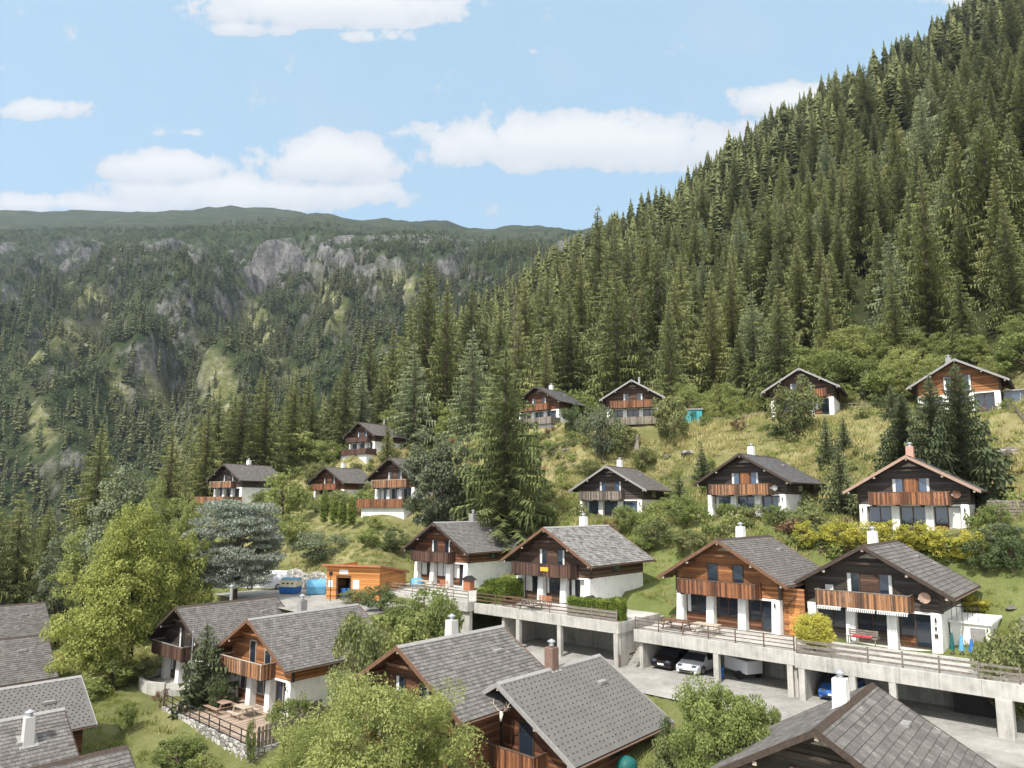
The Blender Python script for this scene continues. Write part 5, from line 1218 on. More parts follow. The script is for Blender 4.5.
# left side
bush('maple', 'big yellow-green maple between the left roofs and the curved terrace', 128, 684, 92, 178, 64, var=0, name='maple_tree', cat='tree')
bush('maple', 'lower yellow-green maple overlapping the big one at its left, above the slate roofs', 92, 690, 84, 124, 60, var=1, name='maple_tree', cat='tree')
bush('maple', 'yellow-green maple right of the big one, reaching the blue-grey conifer', 178, 632, 54, 100, 68, var=1, name='maple_tree', cat='tree')
bush('birch', 'tall grey-green birch behind the big maple', 112, 640, 70, 172, 76, var=0, name='birch_tree', cat='tree')
bush('birch', 'pale green birch left of the tall grey-green one', 82, 625, 54, 96, 78, var=1, name='birch_tree', cat='tree')
bush('birch', 'grey-green birch behind the maples, lower and further left', 60, 600, 46, 70, 84, var=0, name='birch_tree', cat='tree')
bush('lighttree', 'pale rounded tree above the maples, left of the terrace chalet', 158, 540, 56, 62, 96, name='broadleaf_tree', cat='tree')
bush('lighttree', 'yellow-green round tree left below the terrace chalet', 190, 540, 46, 48, 92, name='broadleaf_tree', cat='tree')
for px, py, w, h, Y, lab in ((14, 612, 62, 122, 88, 'dark spruce at the left edge above the slate roofs'), (44, 600, 50, 92, 96, 'dark spruce second from the left edge'), (-14, 612, 60, 130, 84, 'dark spruce cut by the left edge'), (66, 588, 40, 74, 104, 'smaller dark spruce right of the left edge spruces'), (168, 512, 54, 88, 122, 'yellowish spruce left of the terrace chalet'), (205, 476, 44, 80, 136, 'spruce directly behind the terrace chalet, left one'), (238, 470, 46, 88, 140, 'spruce directly behind the terrace chalet, centre one'), (264, 468, 50, 100, 142, 'spruce directly behind the terrace chalet, right one')):
    i = random.randrange(6); place('spruce_tree', lab, 'spruce', SPR[i], 20, SPRW[i], px, py, w*1.2, h, Y)
place('round_conifer', 'round dark conifer behind the flagpole', 'conifer', YNG[1], 6, 3.4, 203, 706, 66, 76, 55.5)
bush('darkg', 'rounded green shrub between the flagpole conifer and the warm brown chalet', 218, 700, 20, 26, 54)
bush('green', 'leafy green shrubs at the right end of the terrace, before the white wall', 282, 718, 34, 20, 48.5); bush('green', 'small leafy shrub at the terrace right of the picnic tables', 300, 712, 24, 20, 49.5)
bush('light', 'bright yellow-green shrub outside the plank fence', 294, 744, 26, 22, 43); bush('green', 'small green plant inside the fence corner', 251, 736, 12, 18, 45.5)
bush('green', 'spreading green ground cover on the grass slope below the stone wall', 178, 742, 50, 9, 47.5, name='ground_cover_plant', cat='shrub'); bush('light', 'low leafy plants at the foot of the stone wall', 205, 764, 40, 10, 45, name='ground_cover_plant')
bush('reddish', 'small reddish shrub at the left end of the stone wall', 160, 706, 14, 18, 56)
bush('green', 'green shrub low at the left of the grass slope', 128, 712, 22, 14, 52)
bush('light', 'leafy light bush at the foot of the big maple', 112, 690, 56, 34, 60.5); bush('olive', 'olive bush at the right foot of the big maple, by the curved terrace', 140, 682, 36, 26, 62); bush('green', 'green bush below the lower maple', 84, 700, 40, 24, 58)
for px, py, w, h, lab in ((548, 399, 44, 46, 'pale green tree just right of the tallest single spruce, above the brown chalet'), (574, 397, 52, 62, 'tall light green tree between the half hidden and the pale-edged chalets'), (603, 391, 44, 46, 'rounded light green tree behind the pale-edged chalet'), (692, 392, 44, 44, 'light green tree above the turquoise shed'), (850, 374, 46, 38, 'light green tree right behind the grey-edged upper chalet'), (892, 372, 44, 42, 'light green tree left of the bright orange chalet')):
    bush('lighttree', lab, px, py, w, h, name='broadleaf_tree', cat='tree')
# foreground
bush('willow', 'huge pale olive bush at the bottom centre before the shingled roof', 382, 812, 190, 128, 33, var=0, name='willow_bush', cat='bush')
bush('willow', 'pale olive bush rising at the bottom left of the huge one', 312, 800, 110, 70, 34, var=0, name='willow_bush', cat='bush')
bush('apple', 'round green fruit tree between the dotted roof and the road', 722, 790, 104, 102, 34, var=0, name='fruit_tree', cat='tree')
bush('olive', 'olive shrub at the foot of the dotted roof, left of the fruit tree', 676, 768, 46, 34, 36); bush('green', 'low green growth right of the fruit tree at the road edge', 768, 722, 34, 18, 38)
bush('darkg', 'dark shrub in the shadow below the dotted roof eave', 668, 752, 30, 34, 37)
for px, py, w, h, Y, k_, lab in ((352, 712, 58, 96, 46, 'olive', 'tall olive green bush between the warm brown chalet and the shingled roof'), (372, 690, 54, 66, 50, 'light', 'light green bush right behind the tall olive one'), (398, 668, 66, 54, 56, 'light', 'yellowish green bush left of the white roof chimney'), (424, 652, 62, 62, 60, 'green', 'dark leafy bush before the terrace wall, left of the white roof chimney'), (380, 630, 44, 44, 64, 'darkg', 'green bush right below the larch shed'), (400, 640, 40, 40, 62, 'green', 'green bush between the larch shed and the terrace wall'), (352, 604, 34, 14, 69, 'olive', 'low scrub before the larch shed wall'), (446, 650, 40, 56, 58, 'green', 'green bush touching the terrace wall, behind the white roof chimney')):
    bush(k_, lab, px, py, w, h, Y)
# on the decks: these stand on the slab
def deckplant(kind, label, key_s, key_t, z, w, h, name='shrub', cat='shrub', box=False, group=None):
    X, Y = xy(key_s, key_t)
    if not box: ms, H, W = BR[(kind, 1)]; return tree(name, label, cat, ms, (X, Y, z), (w/W, w/W, h/H), 1.0, group)
MT.setdefault('hedge', m_leaf('clipped_hedge_leaves', (.14, .19, .03), (.06, .09, .016), (.24, .29, .05), .2, .8))
def hedge(label, s0, s1, t0, t1, z, h, group=None, mat='hedge', n=None, cat='hedge'):
    r = np.random.default_rng(int(abs(s0*10))); L, D = s1-s0, t1-t0; n = n or int(2600*(L*D*.6+(L+D)*h))
    n = min(n, 16000); P = r.random((n, 3)); f = r.integers(0, 5, n); e = r.normal(0, .045, n)
    P[f == 0, 0] = 0; P[f == 1, 0] = 1; P[f == 2, 1] = 0; P[f == 3, 1] = 1; P[f == 4, 2] = 1
    P = P*[L, D, h]+np.stack([e, r.normal(0, .045, n), r.normal(0, .05, n)], 1)
    P[:, 2] += .1*np.sin(P[:, 0]*4+s0); nm = r.normal(size=(n, 3)); a = np.cross(nm, r.normal(size=(n, 3))); a /= np.linalg.norm(a, axis=1)[:, None]; b = np.cross(nm/np.linalg.norm(nm, axis=1)[:, None], a)
    s = .06*r.uniform(.6, 1.3, n)[:, None]; Q = np.stack([P-a*s, P-b*s*.6, P+a*s, P+b*s*.6], 1)
    X, Y = xy(s0, t0); root = thing('hedge', label, cat, (X, Y, z), -YAW, group)
    m = MB(); m.box(.07, L-.07, .07, D-.07, 0, h-.07); m.build('inner_twigs', MT['darkg'], root); mk('foliage', quads_mesh('hedge_leaves', Q, MT[mat]), root); return root
hedge('tall clipped hedge block on the deck between the two dark chalets', -45.2, -42.6, 46.6, 49.2, -8.95, 2.0)
hedge('lower clipped hedge at the deck edge, left of the tall hedge block', -45.3, -44.2, 45.85, 46.55, -8.95, 1.2)
for k in range(5):
    hedge(('small clipped thuja at the left end of the planter row', 'second clipped thuja of the planter row', 'third clipped thuja of the planter row', 'fourth clipped thuja of the planter row', 'single clipped thuja at the deck corner, apart from the planter row')[k], *((-35.0+k*.95, -34.12+k*.95) if k < 4 else (-30.9, -29.95)), 46.0, 46.9, -8.95, 1.35 if k < 4 else 1.55, 'clipped thujas on the deck')
deckplant('roundyellow', 'round yellow-green bush on the deck between the orange and the black chalet', -15.9, 47.2, DECKZ, 2.9, 2.6)
hedge('low yellow-green hedge along the front of the grey-edged black chalet', *(-52.0, -48.3), 69.6, 70.3, g1(*xy(-50, 70)), .7)
bush('olive', 'rounded olive bush beside the deck end at the right edge', 1012, 712, 76, 92, 40); bush('olive', 'second olive bush cut by the right edge', 1032, 712, 54, 70, 39)
# slope between the rows
L_ = [('green', 545, 528, 36, 26, 'bright shrub behind the lichen-roofed chalet ridge'), ('light', 518, 524, 30, 26, 'pale shrub left behind the lichen-roofed chalet'), ('green', 627, 533, 30, 28, 'green shrub hiding the right windows of the grey-edged black chalet'), ('reddish', 612, 538, 26, 18, 'reddish scrub below the grey-edged black chalet'),
 ('olive', 655, 548, 44, 30, 'olive shrub right below the grey-edged black chalet'), ('green', 686, 530, 40, 34, 'green shrub between the two black chalets of the middle row'), ('light', 668, 516, 26, 18, 'pale shrub behind the small dark conifer'), ('green', 640, 560, 34, 22, 'low green shrub above the lawn'), ('olive', 690, 556, 40, 24, 'olive scrub above the orange-brown roof'),
 ('green', 727, 520, 30, 17, 'shrub before the left window of the white-walled black chalet'), ('olive', 752, 521, 30, 17, 'shrub before the middle window of the white-walled black chalet'), ('green', 779, 524, 32, 18, 'shrub before the right window of the white-walled black chalet'), ('olive', 800, 532, 26, 20, 'shrub at the right corner of the white-walled black chalet'),
 ('yellow', 807, 550, 22, 24, 'first yellow bush from the left, right of the brown ridge chimney'), ('yellow', 837, 553, 36, 26, 'yellow bush left of the black chalet chimney'), ('yellow', 866, 556, 34, 26, 'yellow bush behind the black chalet chimney'), ('yellow', 893, 556, 34, 26, 'yellow bush just right of the black chalet chimney'), ('yellow', 920, 558, 36, 27, 'yellow bush below the middle window of the pink-edged chalet'), ('yellow', 946, 560, 36, 27, 'yellow bush below the right window of the pink-edged chalet'), ('yellow', 970, 564, 30, 26, 'last yellow bush before the dark green shrubs'),
 ('darkg', 985, 574, 44, 36, 'dark green mound of shrub right of the yellow bushes'), ('darkg', 1012, 578, 46, 48, 'dark green shrub at the right edge'), ('greyg', 1000, 556, 36, 28, 'grey-green shrub under the bright clipped one'), ('green', 999, 532, 30, 26, 'bright green rounded shrub right of the pink-edged chalet'),
 ('yellow', 975, 618, 26, 14, 'low yellow shrub on the grass behind the black chalet'), ('olive', 795, 442, 56, 68, 'round olive tree before the chalet on the upper lane'), ('olive', 672, 444, 44, 50, 'olive bush right of the pale-edged chalet'), ('greyg', 604, 462, 46, 58, 'grey-green bush below the pale-edged chalet'), ('olive', 622, 458, 40, 40, 'olive bush below the right side of the pale-edged chalet'), ('darkg', 572, 436, 26, 34, 'dark rounded bush right of the half hidden brown chalet'),
 ('olive', 645, 472, 30, 26, 'pale olive bush above the grey-edged black chalet'), ('olive', 590, 478, 30, 18, 'low scrub on the meadow'), ('green', 528, 472, 30, 40, 'green tree right behind the tallest single spruce'), ('light', 540, 505, 34, 24, 'pale scrub between the tall spruce and the meadow fence'),
 ('reddish', 713, 418, 26, 14, 'reddish shrub right of the turquoise shed'), ('olive', 742, 414, 44, 24, 'olive shrub left of the upper lane chalet'), ('reddish', 738, 432, 18, 16, 'small brown shrub on the meadow'), ('green', 766, 408, 30, 30, 'green bush left of the round olive tree'), ('darkg', 880, 412, 20, 20, 'small dark bush on the upper lane'),
 ('greyg', 320, 562, 54, 32, 'dark olive mound above the larch shed'), ('light', 292, 548, 34, 34, 'pale bush above the recycling containers'), ('light', 283, 522, 46, 50, 'light green tree right before the terrace chalet'), ('olive', 262, 515, 30, 26, 'olive bush before the terrace chalet'), ('darkg', 394, 553, 34, 26, 'dark green shrub left of the dark brown chalet'), ('green', 368, 548, 26, 20, 'green shrub on the slope right of the thujas'), ('light', 375, 530, 20, 14, 'pale scrub under the half hidden chalet terrace'),
 ('light', 300, 462, 50, 30, 'pale green bush on the knoll behind the terrace chalet'), ('green', 330, 466, 40, 22, 'green bush on the knoll behind the brown chalet'), ('light', 282, 472, 30, 22, 'small pale bush at the left of the knoll'), ('olive', 318, 485, 26, 20, 'olive bush left of the brown chalet roof'), ('greyg', 418, 470, 20, 20, 'grey-green bush right of the two-balcony chalet'), ('light', 470, 524, 44, 40, 'pale green tree at the foot of the tallest single spruce'), ('olive', 538, 545, 24, 16, 'small olive bush by the ridge chimney'), ('green', 600, 545, 30, 16, 'green scrub over the lichen roof')]
for kind, px, py, w, h, lab in L_: k_ = 1.22 if kind == 'yellow' else 1.; bush(kind, lab, px, py, w*k_, h*k_)
place('dead_tree', 'bare grey dead tree among the spruces above the tallest single one', 'dead tree', DEAD, 20, 5.2, 515, 400, 40, 125, 150)
m = MB(); P = atY(33, 603, 76); prev = None
stump('grey broken tree trunk behind the slate roof at the left edge', 33, 607, 2.6, .28)

# ---- forest on the near hill
def near_forest():
    r = np.random.default_rng(5); C = []
    for (y0, y1, sp) in ((60, 260, 7.4), (260, 620, 6.9)):
        gx, gy = np.meshgrid(np.arange(-420, 520, sp), np.arange(y0, y1, sp)); gx = gx.ravel()+r.uniform(-.48, .48, gx.size)*sp; gy = gy.ravel()+r.uniform(-.48, .48, gy.size)*sp; C.append(np.stack([gx, gy], 1))
    C = np.concatenate(C); s, t = st(C[:, 0], C[:, 1])
    lim = np.interp(s, [-250, -160, -146, -132, -121, -100, -85, -70, -55, -30, 0, 60], [-10, 34, 54, 68, 98, 98, 100, 105, 107, 115, 119, 121])
    k = (t > lim+fbm(C[:, 0]/6, C[:, 1]/6, 2, 8)*5); C = C[k]; s = s[k]; t = t[k]
    z = G(C[:, 0], C[:, 1]); px, py = proj(C[:, 0], C[:, 1], z); d = C[:, 1]
    k = (px > -140) & (px < 1160) & (py > -160) & ((C[:, 0] > -66) | (C[:, 1] > 125)); C = C[k]; z = z[k]; d = d[k]; s = s[k]; t = t[k]; px = px[k]; py = py[k]
    hx, hy = HS['H13'][:2]; nh = np.hypot(C[:, 0]-hx+1, C[:, 1]-hy+4) < 12
    C, z, d, s, t, px, py = [a[~nh] for a in (C, z, d, s, t, px, py)]
    over = t-(527+(s+85)*.9); k = (over < 30) & (r.random(len(C)) > sst(.2, .5, fbm(C[:, 0]/22, C[:, 1]/22, 3, 63))*.8); C, z, d, s, t, px, py = [a[k] for a in (C, z, d, s, t, px, py)]
    H = r.triangular(9, 22, 32, len(C))*(1+.22*((C[:, 1] > 100) & (C[:, 1] < 215) & (C[:, 0] < 35) & (C[:, 0] > -50)))*(1+.12*((C[:, 1] > 118) & (C[:, 1] < 200) & (C[:, 0] < 30) & (C[:, 0] > -38)))*(1-.22*((C[:, 0] < -52) & (C[:, 1] < 230)))*(1+.12*fbm(C[:, 0]/30, C[:, 1]/30, 2, 12)); gapn = fbm(C[:, 0]/14, C[:, 1]/14, 3, 61); H = np.where(r.random(len(C)) < .12, H*.55, H)*(1+.35*gapn); H *= 1-.34*sst(230, 480, d)
    dec = (fbm(C[:, 0]/16, C[:, 1]/16, 2, 19) > .30) & (t < 150) | (r.random(len(C)) < .05*(t < 170))
    return C, z, d, H, dec, px, py
C, z, d, H, dec, fpx, fpy = near_forest()
def scatter(name, label, V, rz, sc, idx, meshes, kind='stuff'):
    me = bpy.data.meshes.new(name); me.vertices.add(len(V)); me.vertices.foreach_set('co', np.asarray(V, np.float32).ravel())
    a = me.attributes.new('rz', 'FLOAT', 'POINT'); a.data.foreach_set('value', np.asarray(rz, np.float32))
    a = me.attributes.new('sc', 'FLOAT_VECTOR', 'POINT'); a.data.foreach_set('vector', np.asarray(sc, np.float32).ravel())
    a = me.attributes.new('idx', 'INT', 'POINT'); a.data.foreach_set('value', np.asarray(idx, np.int32))
    o = mk(name, me); col = bpy.data.collections.new(name+'_kinds')
    for i, m_ in enumerate(meshes): q = bpy.data.objects.new('%s_kind_%02d' % (name, i), m_); col.objects.link(q)
    ng = bpy.data.node_groups.new(name, 'GeometryNodeTree'); ng.interface.new_socket('Geometry', in_out='INPUT', socket_type='NodeSocketGeometry'); ng.interface.new_socket('Geometry', in_out='OUTPUT', socket_type='NodeSocketGeometry')
    N = ng.nodes.new; gi = N('NodeGroupInput'); go = N('NodeGroupOutput'); ip = N('GeometryNodeInstanceOnPoints'); ci = N('GeometryNodeCollectionInfo')
    ci.inputs['Collection'].default_value = col; ci.inputs['Separate Children'].default_value = True; ci.inputs['Reset Children'].default_value = True
    def at(nm, ty): q = N('GeometryNodeInputNamedAttribute'); q.data_type = ty; q.inputs[0].default_value = nm; return q.outputs[0]
    cx = N('ShaderNodeCombineXYZ'); l = ng.links.new
    l(at('rz', 'FLOAT'), cx.inputs[2]); l(gi.outputs[0], ip.inputs['Points']); l(ci.outputs[0], ip.inputs['Instance']); ip.inputs['Pick Instance'].default_value = True
    l(at('idx', 'INT'), ip.inputs['Instance Index']); l(cx.outputs[0], ip.inputs['Rotation']); l(at('sc', 'FLOAT_VECTOR'), ip.inputs['Scale']); l(ip.outputs[0], go.inputs[0])
    md = o.modifiers.new('scatter', 'NODES'); md.node_group = ng
    return tag(o, label, 'vegetation', None, kind)
r = np.random.default_rng(77)
vis = (fpx > -20) & (fpx < 1044) & (fpy-H*F/d < 700)
score = np.where(dec, H*.6, H)/d*vis
order = np.argsort(-score); NI = 285
near_i = order[:NI]; rest = order[NI:]
for i in near_i:
    if dec[i]:
        ms, mh, mw = BR[('lighttree', int(r.integers(3)))]; h = min(H[i]*.5, 9.5)
        tree('broadleaf_tree', 'pale green broadleaf tree among the spruces on the hillside', 'tree', ms, (C[i, 0], C[i, 1], z[i]), (h/mh*1.1, h/mh*1.1, h/mh), r.uniform(0, 6.28), 'pale broadleaf trees of the hillside forest')
    else:
        k = int(r.integers(6)); f = H[i]/20; w = f*r.uniform(.85, 1.2)
        if r.random() < .09:
            tree('larch_tree', 'pale grey-green larch standing among the darker spruces on the hillside', 'larch', LAR[int(r.integers(2))], (C[i, 0], C[i, 1], z[i]-.3), (w*.85, w*.85, f*.8), r.uniform(0, 6.28), 'larches of the hillside forest'); continue
        tree('spruce_tree', 'olive green spruce of the forest on the hillside above the chalets', 'spruce', SPR[k], (C[i, 0], C[i, 1], z[i]-.3), (w, w, f), r.uniform(0, 6.28), 'spruces of the hillside forest')
SM = [spruce_simple(400+i, 20, [4.7, 4.0, 5.3][i], [30, 34, 26][i], 12, 'spruce') for i in range(3)]
SD = [quads_mesh('simple_broadleaf', leafcloud(420+i, 700, 30, .42, 4, 4, 4.2, 4.3, .35, cs=1.2)[0], MT['light']) for i in range(2)]
n = len(rest); f = H[rest]/20; w = f*r.uniform(.85, 1.2, n); dd = dec[rest]
mid = (d[rest] < 240) & ~dd
idx = np.where(dd, 3+r.integers(0, 2, n), r.integers(0, 3, n)); idx = np.where(mid, 5+r.integers(0, 6, n), idx); idx = np.where(mid & (r.random(n) < .09), 11+r.integers(0, 2, n), idx)
scale = np.stack([w, w, f], 1)
scatter('hillside_forest', 'dense spruce forest covering the steep hillside up to its crest', np.stack([C[rest, 0], C[rest, 1], z[rest]-.3], 1), r.uniform(0, 6.28, n), scale, idx, SM+SD+[c[1] for c in SPR]+[c[1] for c in LAR])
# rounded shrubs dotted over the open slope
def slope_shrubs():
    r = np.random.default_rng(23); n = 0; k = 0
    while n < 34 and k < 2000:
        k += 1; s = r.uniform(-110, 12); t = r.uniform(63, 104); X, Y = xy(s, t)
        if fbm(np.array([X/12]), np.array([Y/12]), 2, 81)[0] < -.05: continue
        bad = False
        for kk, (hx, hy, hz, yw, L, W) in HS.items():
            lx = (X-hx)*math.cos(yw)-(Y-hy)*math.sin(yw); ly = (X-hx)*math.sin(yw)+(Y-hy)*math.cos(yw)
            if abs(lx) < W+.8 and -4.5 < ly < L+1.5: bad = True
        if bad: continue
        kind = ('green', 'light', 'light', 'olive', 'greyg')[int(r.integers(5))]; ms, mh, mw = BR[(kind, int(r.integers(3)))]; h = r.uniform(1.0, 2.6); w = h*r.uniform(1.0, 1.5)
        tree('shrub', 'rounded shrub growing wild on the open slope between the chalets', 'shrub', ms, (X, Y, g1(X, Y)-.15), (w/mw, w/mw, h/mh), r.uniform(0, 6.28), 'wild shrubs on the open slope'); n += 1
slope_shrubs()
# ---- pale broadleaf belt at the forest foot
def belt():
    r = np.random.default_rng(9); L = []
    for s0 in np.arange(-82, 12, 4.6):
        for row in range(3 if s0 < -20 else 2):
            s = s0+r.uniform(-1.8, 1.8); lim = np.interp(s, [-85, -70, -55, -30, 0, 60], [99, 104, 103, 110, 112, 112]); t = lim+row*4.2+r.uniform(-1, 1.5)
            X, Y = xy(s, t); h = r.uniform(3.5, 8.0)+row*.9
            ms, mh, mw = BR[('lighttree', int(r.integers(3)))] if r.random() < .72 else BR[('green', int(r.integers(3)))]
            tree('belt_tree', 'yellowish green bushy tree at the foot of the spruce forest', 'tree', ms, (X, Y, g1(X, Y)-.3), (h/mh*r.uniform(.95, 1.3),)*2+(h/mh,), r.uniform(0, 6.28), 'bushy trees along the forest foot')
belt()
# ---- far forest on the opposite mountain side
def far_forest():
    r = np.random.default_rng(15); out = []
    for (y0, y1, sp) in ((420, 900, 8.2), (900, 1560, 8.6)):
        gx, gy = np.meshgrid(np.arange(-1350, 420, sp), np.arange(y0, y1, sp)); gx = gx.ravel()+r.uniform(-.5, .5, gx.size)*sp; gy = gy.ravel()+r.uniform(-.5, .5, gy.size)*sp; out.append(np.stack([gx, gy], 1))
    C = np.concatenate(out); X, Y = C[:, 0], C[:, 1]; z = M(X, Y); px, py = proj(X, Y, z)
    k = (px > -160) & (px < 720) & (z > base_h(X, Y)+2); C, z, px, py = C[k], z[k], px[k], py[k]; X, Y = C[:, 0], C[:, 1]
    gx = (M(X+6, Y)-M(X-6, Y))/12; gy = (M(X, Y+6)-M(X, Y-6))/12; sl = np.hypot(gx, gy); q = qv(X, Y)
    p = 1.08-sst(2.0, 3.2, sl)*.7-sst(.2, .5, fbm(X/60, Y/90, 4, 90))*.4-np.exp(-((q-.9)/.075)**2)*sst(.3, .6, ribf(X, Y))*.95-sst(.98, 1.04, q)*.5-sst(1.06, 1.12, q)*.5*(px > 90*(1.3-q)*3.2)
    p = p-.95*clearing(px, py)*(fbm(X/16, Y/16, 2, 97) < .12)
    k = r.random(len(C)) < p; C, z, q, px = C[k], z[k], q[k], px[k]
    H = r.uniform(13, 27, len(C))*(1-.4*sst(.7, 1.0, q)); return C, z, H, q, r
C2, z2, H2, q2, r2 = far_forest()
FS = [spruce_simple(500+i, 20, [3.0, 3.6][i], 12, 8, 'spruce_far') for i in range(2)]
MT['far_leaf'] = m_leaf('distant_broadleaf', (.07, .095, .033), (.03, .045, .018), (.12, .145, .055), .15, .02)
FD = [quads_mesh('simple_far_broadleaf', leafcloud(520+i, 150, 14, 1.0, 5, 5, 5.5, 5.5, .3, cs=2.)[0], MT['far_leaf']) for i in range(2)]
n = len(C2); isd = r2.random(n) < np.clip(.16+.5*sst(.72, .95, q2)+.5*fbm(C2[:, 0]/70, C2[:, 1]/90, 2, 95), 0, .9); f = H2/20; w = f*r2.uniform(.8, 1.25, n)
scatter('mountain_forest', 'dark conifer forest covering the opposite mountain side below the cliffs', np.stack([C2[:, 0], C2[:, 1], z2-.5], 1), r2.uniform(0, 6.28, n), np.stack([w, w, f], 1), np.where(isd, 2+r2.integers(0, 2, n), r2.integers(0, 2, n)), FS+FD)
print('forest', len(C), 'far', len(C2))

# ---- undergrowth and grass on the slopes
def uset(n, smin, smax, tmin, tmax, seed, dens=None):
    r = np.random.default_rng(seed); s = r.uniform(smin, smax, n); t = r.uniform(tmin, tmax, n); X, Y = xy(s, t)
    px, py = proj(X, Y, G(X, Y)); k = (px > -80) & (px < 1350) & (py < 850) & (Y > 20)
    ok = np.ones(n, bool)
    for kk, (hx, hy, hz, yw, L, W) in HS.items():
        lx = (X-hx)*math.cos(yw)-(Y-hy)*math.sin(yw); ly = (X-hx)*math.sin(yw)+(Y-hy)*math.cos(yw); ok &= ~((abs(lx) < W*.95) & (ly > -2.0) & (ly < L))
    ok &= ~((t > 35) & (t < 54.5) & (s > -59) & (s < 40)); ok &= ~((t > 34) & (t < 44.8) & (s > -76) & (s < -48)); ok &= ~((t > 22.4) & (t < 30.5) & (s > -66.5) & (s < -42.3))
    ok &= ~((abs(s+60) < 5) & (abs(t-28) < 4))
    if dens is not None: ok &= r.random(n) < dens(X, Y, s, t)
    k &= ok; return X[k], Y[k], r
def blades(seed, n, h, spread, mat):
    r = np.random.default_rng(seed); a = r.uniform(0, 6.28, n); p = r.normal(0, spread, (n, 2)); L = h*r.uniform(.6, 1.2, n); le = r.normal(0, .35, (n, 2))*L[:, None]
    w = .022; dx = np.cos(a)*w; dy = np.sin(a)*w
    T = np.stack([np.stack([p[:, 0]-dx, p[:, 1]-dy, -.03+0*a], 1), np.stack([p[:, 0]+dx, p[:, 1]+dy, -.03+0*a], 1), np.stack([p[:, 0]+le[:, 0], p[:, 1]+le[:, 1], L], 1)], 1)
    return tris_mesh('grass_blades', T, MT[mat])
X, Y, r = uset(62000, -135, 60, 15, 112, 31, lambda X, Y, s, t: np.clip(.35+.65*sst(-.1, .3, fbm(X/5, Y/5, 3, 44)), 0, 1)*np.where(Y > 100, .6, 1)*np.where((t > 52) & (t < 63), .45, 1))
s, t = st(X, Y); dry = r.random(len(X)) < np.clip(.22+.33*sst(72, 84, t)+fbm(X/8, Y/8, 3, 45), 0, 1); f = r.uniform(.6, 1.4, len(X))*(1+.5*(t > 64))
scatter('meadow_grass', 'rough dry and green grass on the slopes between the chalets', np.stack([X, Y, G(X, Y)], 1), r.uniform(0, 6, len(X)), np.stack([f*1.3, f*1.3, f], 1), np.where(dry, 0, 1)+2*r.integers(0, 2, len(X)), [blades(1, 34, .34, .16, 'drygrass'), blades(2, 34, .3, .16, 'tuft'), blades(3, 34, .42, .2, 'drygrass'), blades(4, 34, .26, .2, 'tuft')])
X, Y, r = uset(6200, -135, 60, 62, 114, 32, lambda X, Y, s, t: sst(-.02, .35, fbm(X/7, Y/7, 3, 46)+.25*(1-sst(70, 80, t))+.5*(s < -60)*(t > 62)-.12)*.75)
UG = [quads_mesh('undergrowth_clump', leafcloud(600+i, 340, 12, .10, .75, .75, .42, .38, .3, cs=.33)[0], MT[m_]) for i, m_ in enumerate(('green', 'olive', 'light', 'olive', 'reddish', 'darkg'))]
f = r.uniform(.5, 1.7, len(X)); ix = r.choice(6, len(X), p=[.26, .27, .2, .15, .05, .07])
scatter('undergrowth', 'low scrub and weeds scattered over the slope between the chalets', np.stack([X, Y, G(X, Y)-.05], 1), r.uniform(0, 6, len(X)), np.stack([f, f, f*r.uniform(.7, 1.4, len(X))], 1), ix, UG)

# ================================================================== air, sky, sun
HAZE = 0.00007
if HAZE:
    hm = bpy.data.materials.new('pale_air'); hm.use_nodes = True; nt = hm.node_tree
    for nd in list(nt.nodes):
        if nd.type != 'OUTPUT_MATERIAL': nt.nodes.remove(nd)
    pv = nt.nodes.new('ShaderNodeVolumePrincipled'); pv.inputs['Color'].default_value = (.72, .82, 1, 1); pv.inputs['Density'].default_value = HAZE; pv.inputs['Anisotropy'].default_value = .2
    nt.links.new(pv.outputs[0], nt.nodes['Material Output'].inputs['Volume'])
    me = bpy.data.meshes.new('haze'); (x0, x1, y0, y1, z0, z1) = (-3300, 2500, -260, 3560, -420, 1450)
    me.from_pydata([(x0, y0, z0), (x1, y0, z0), (x1, y1, z0), (x0, y1, z0), (x0, y0, z1), (x1, y0, z1), (x1, y1, z1), (x0, y1, z1)], [], [(0, 3, 2, 1), (4, 5, 6, 7), (0, 1, 5, 4), (1, 2, 6, 5), (2, 3, 7, 6), (3, 0, 4, 7)]); me.materials.append(hm)
    hz = mk('haze', me); tag(hz, 'thin bluish mountain air over the whole valley', 'haze', None, 'stuff')
SUN_D = Vector((-.50, -.80, 1.18)).normalized()            # towards the sun
el = math.asin(SUN_D.z); az = math.atan2(SUN_D.x, SUN_D.y)
w = bpy.data.worlds.new('World'); SC.world = w; w.use_nodes = True; nt = w.node_tree; bg = nt.nodes['Background']
def WN(t, **k):
    nd = nt.nodes.new('ShaderNode'+t)
    for a, v in k.items(): setattr(nd, a, v)
    return nd
sky = WN('TexSky', sky_type='NISHITA', sun_disc=False); sky.sun_elevation = el; sky.sun_rotation = az % (2*math.pi); sky.altitude = 1300; sky.air_density = 1.0; sky.dust_density = 1.2; sky.ozone_density = 1.5
def wm(op, a, b=0., c=None, clamp=False):
    nd = WN('Math', operation=op, use_clamp=clamp)
    for i, v in enumerate((a, b, c)):
        if v is None: continue
        if isinstance(v, bpy.types.NodeSocket): nt.links.new(v, nd.inputs[i])
        else: nd.inputs[i].default_value = v
    return nd.outputs[0]
tc = WN('TexCoord'); sp = WN('SeparateXYZ'); nt.links.new(tc.outputs['Generated'], sp.inputs[0])
yy = wm('MAXIMUM', sp.outputs[1], .05); u = wm('DIVIDE', sp.outputs[0], yy); v = wm('DIVIDE', sp.outputs[2], yy)
def pixuv(x, y): r = ray(x, y); return r[0]/r[1], r[2]/r[1]
comb = WN('CombineXYZ'); nt.links.new(u, comb.inputs[0]); nt.links.new(v, comb.inputs[1])
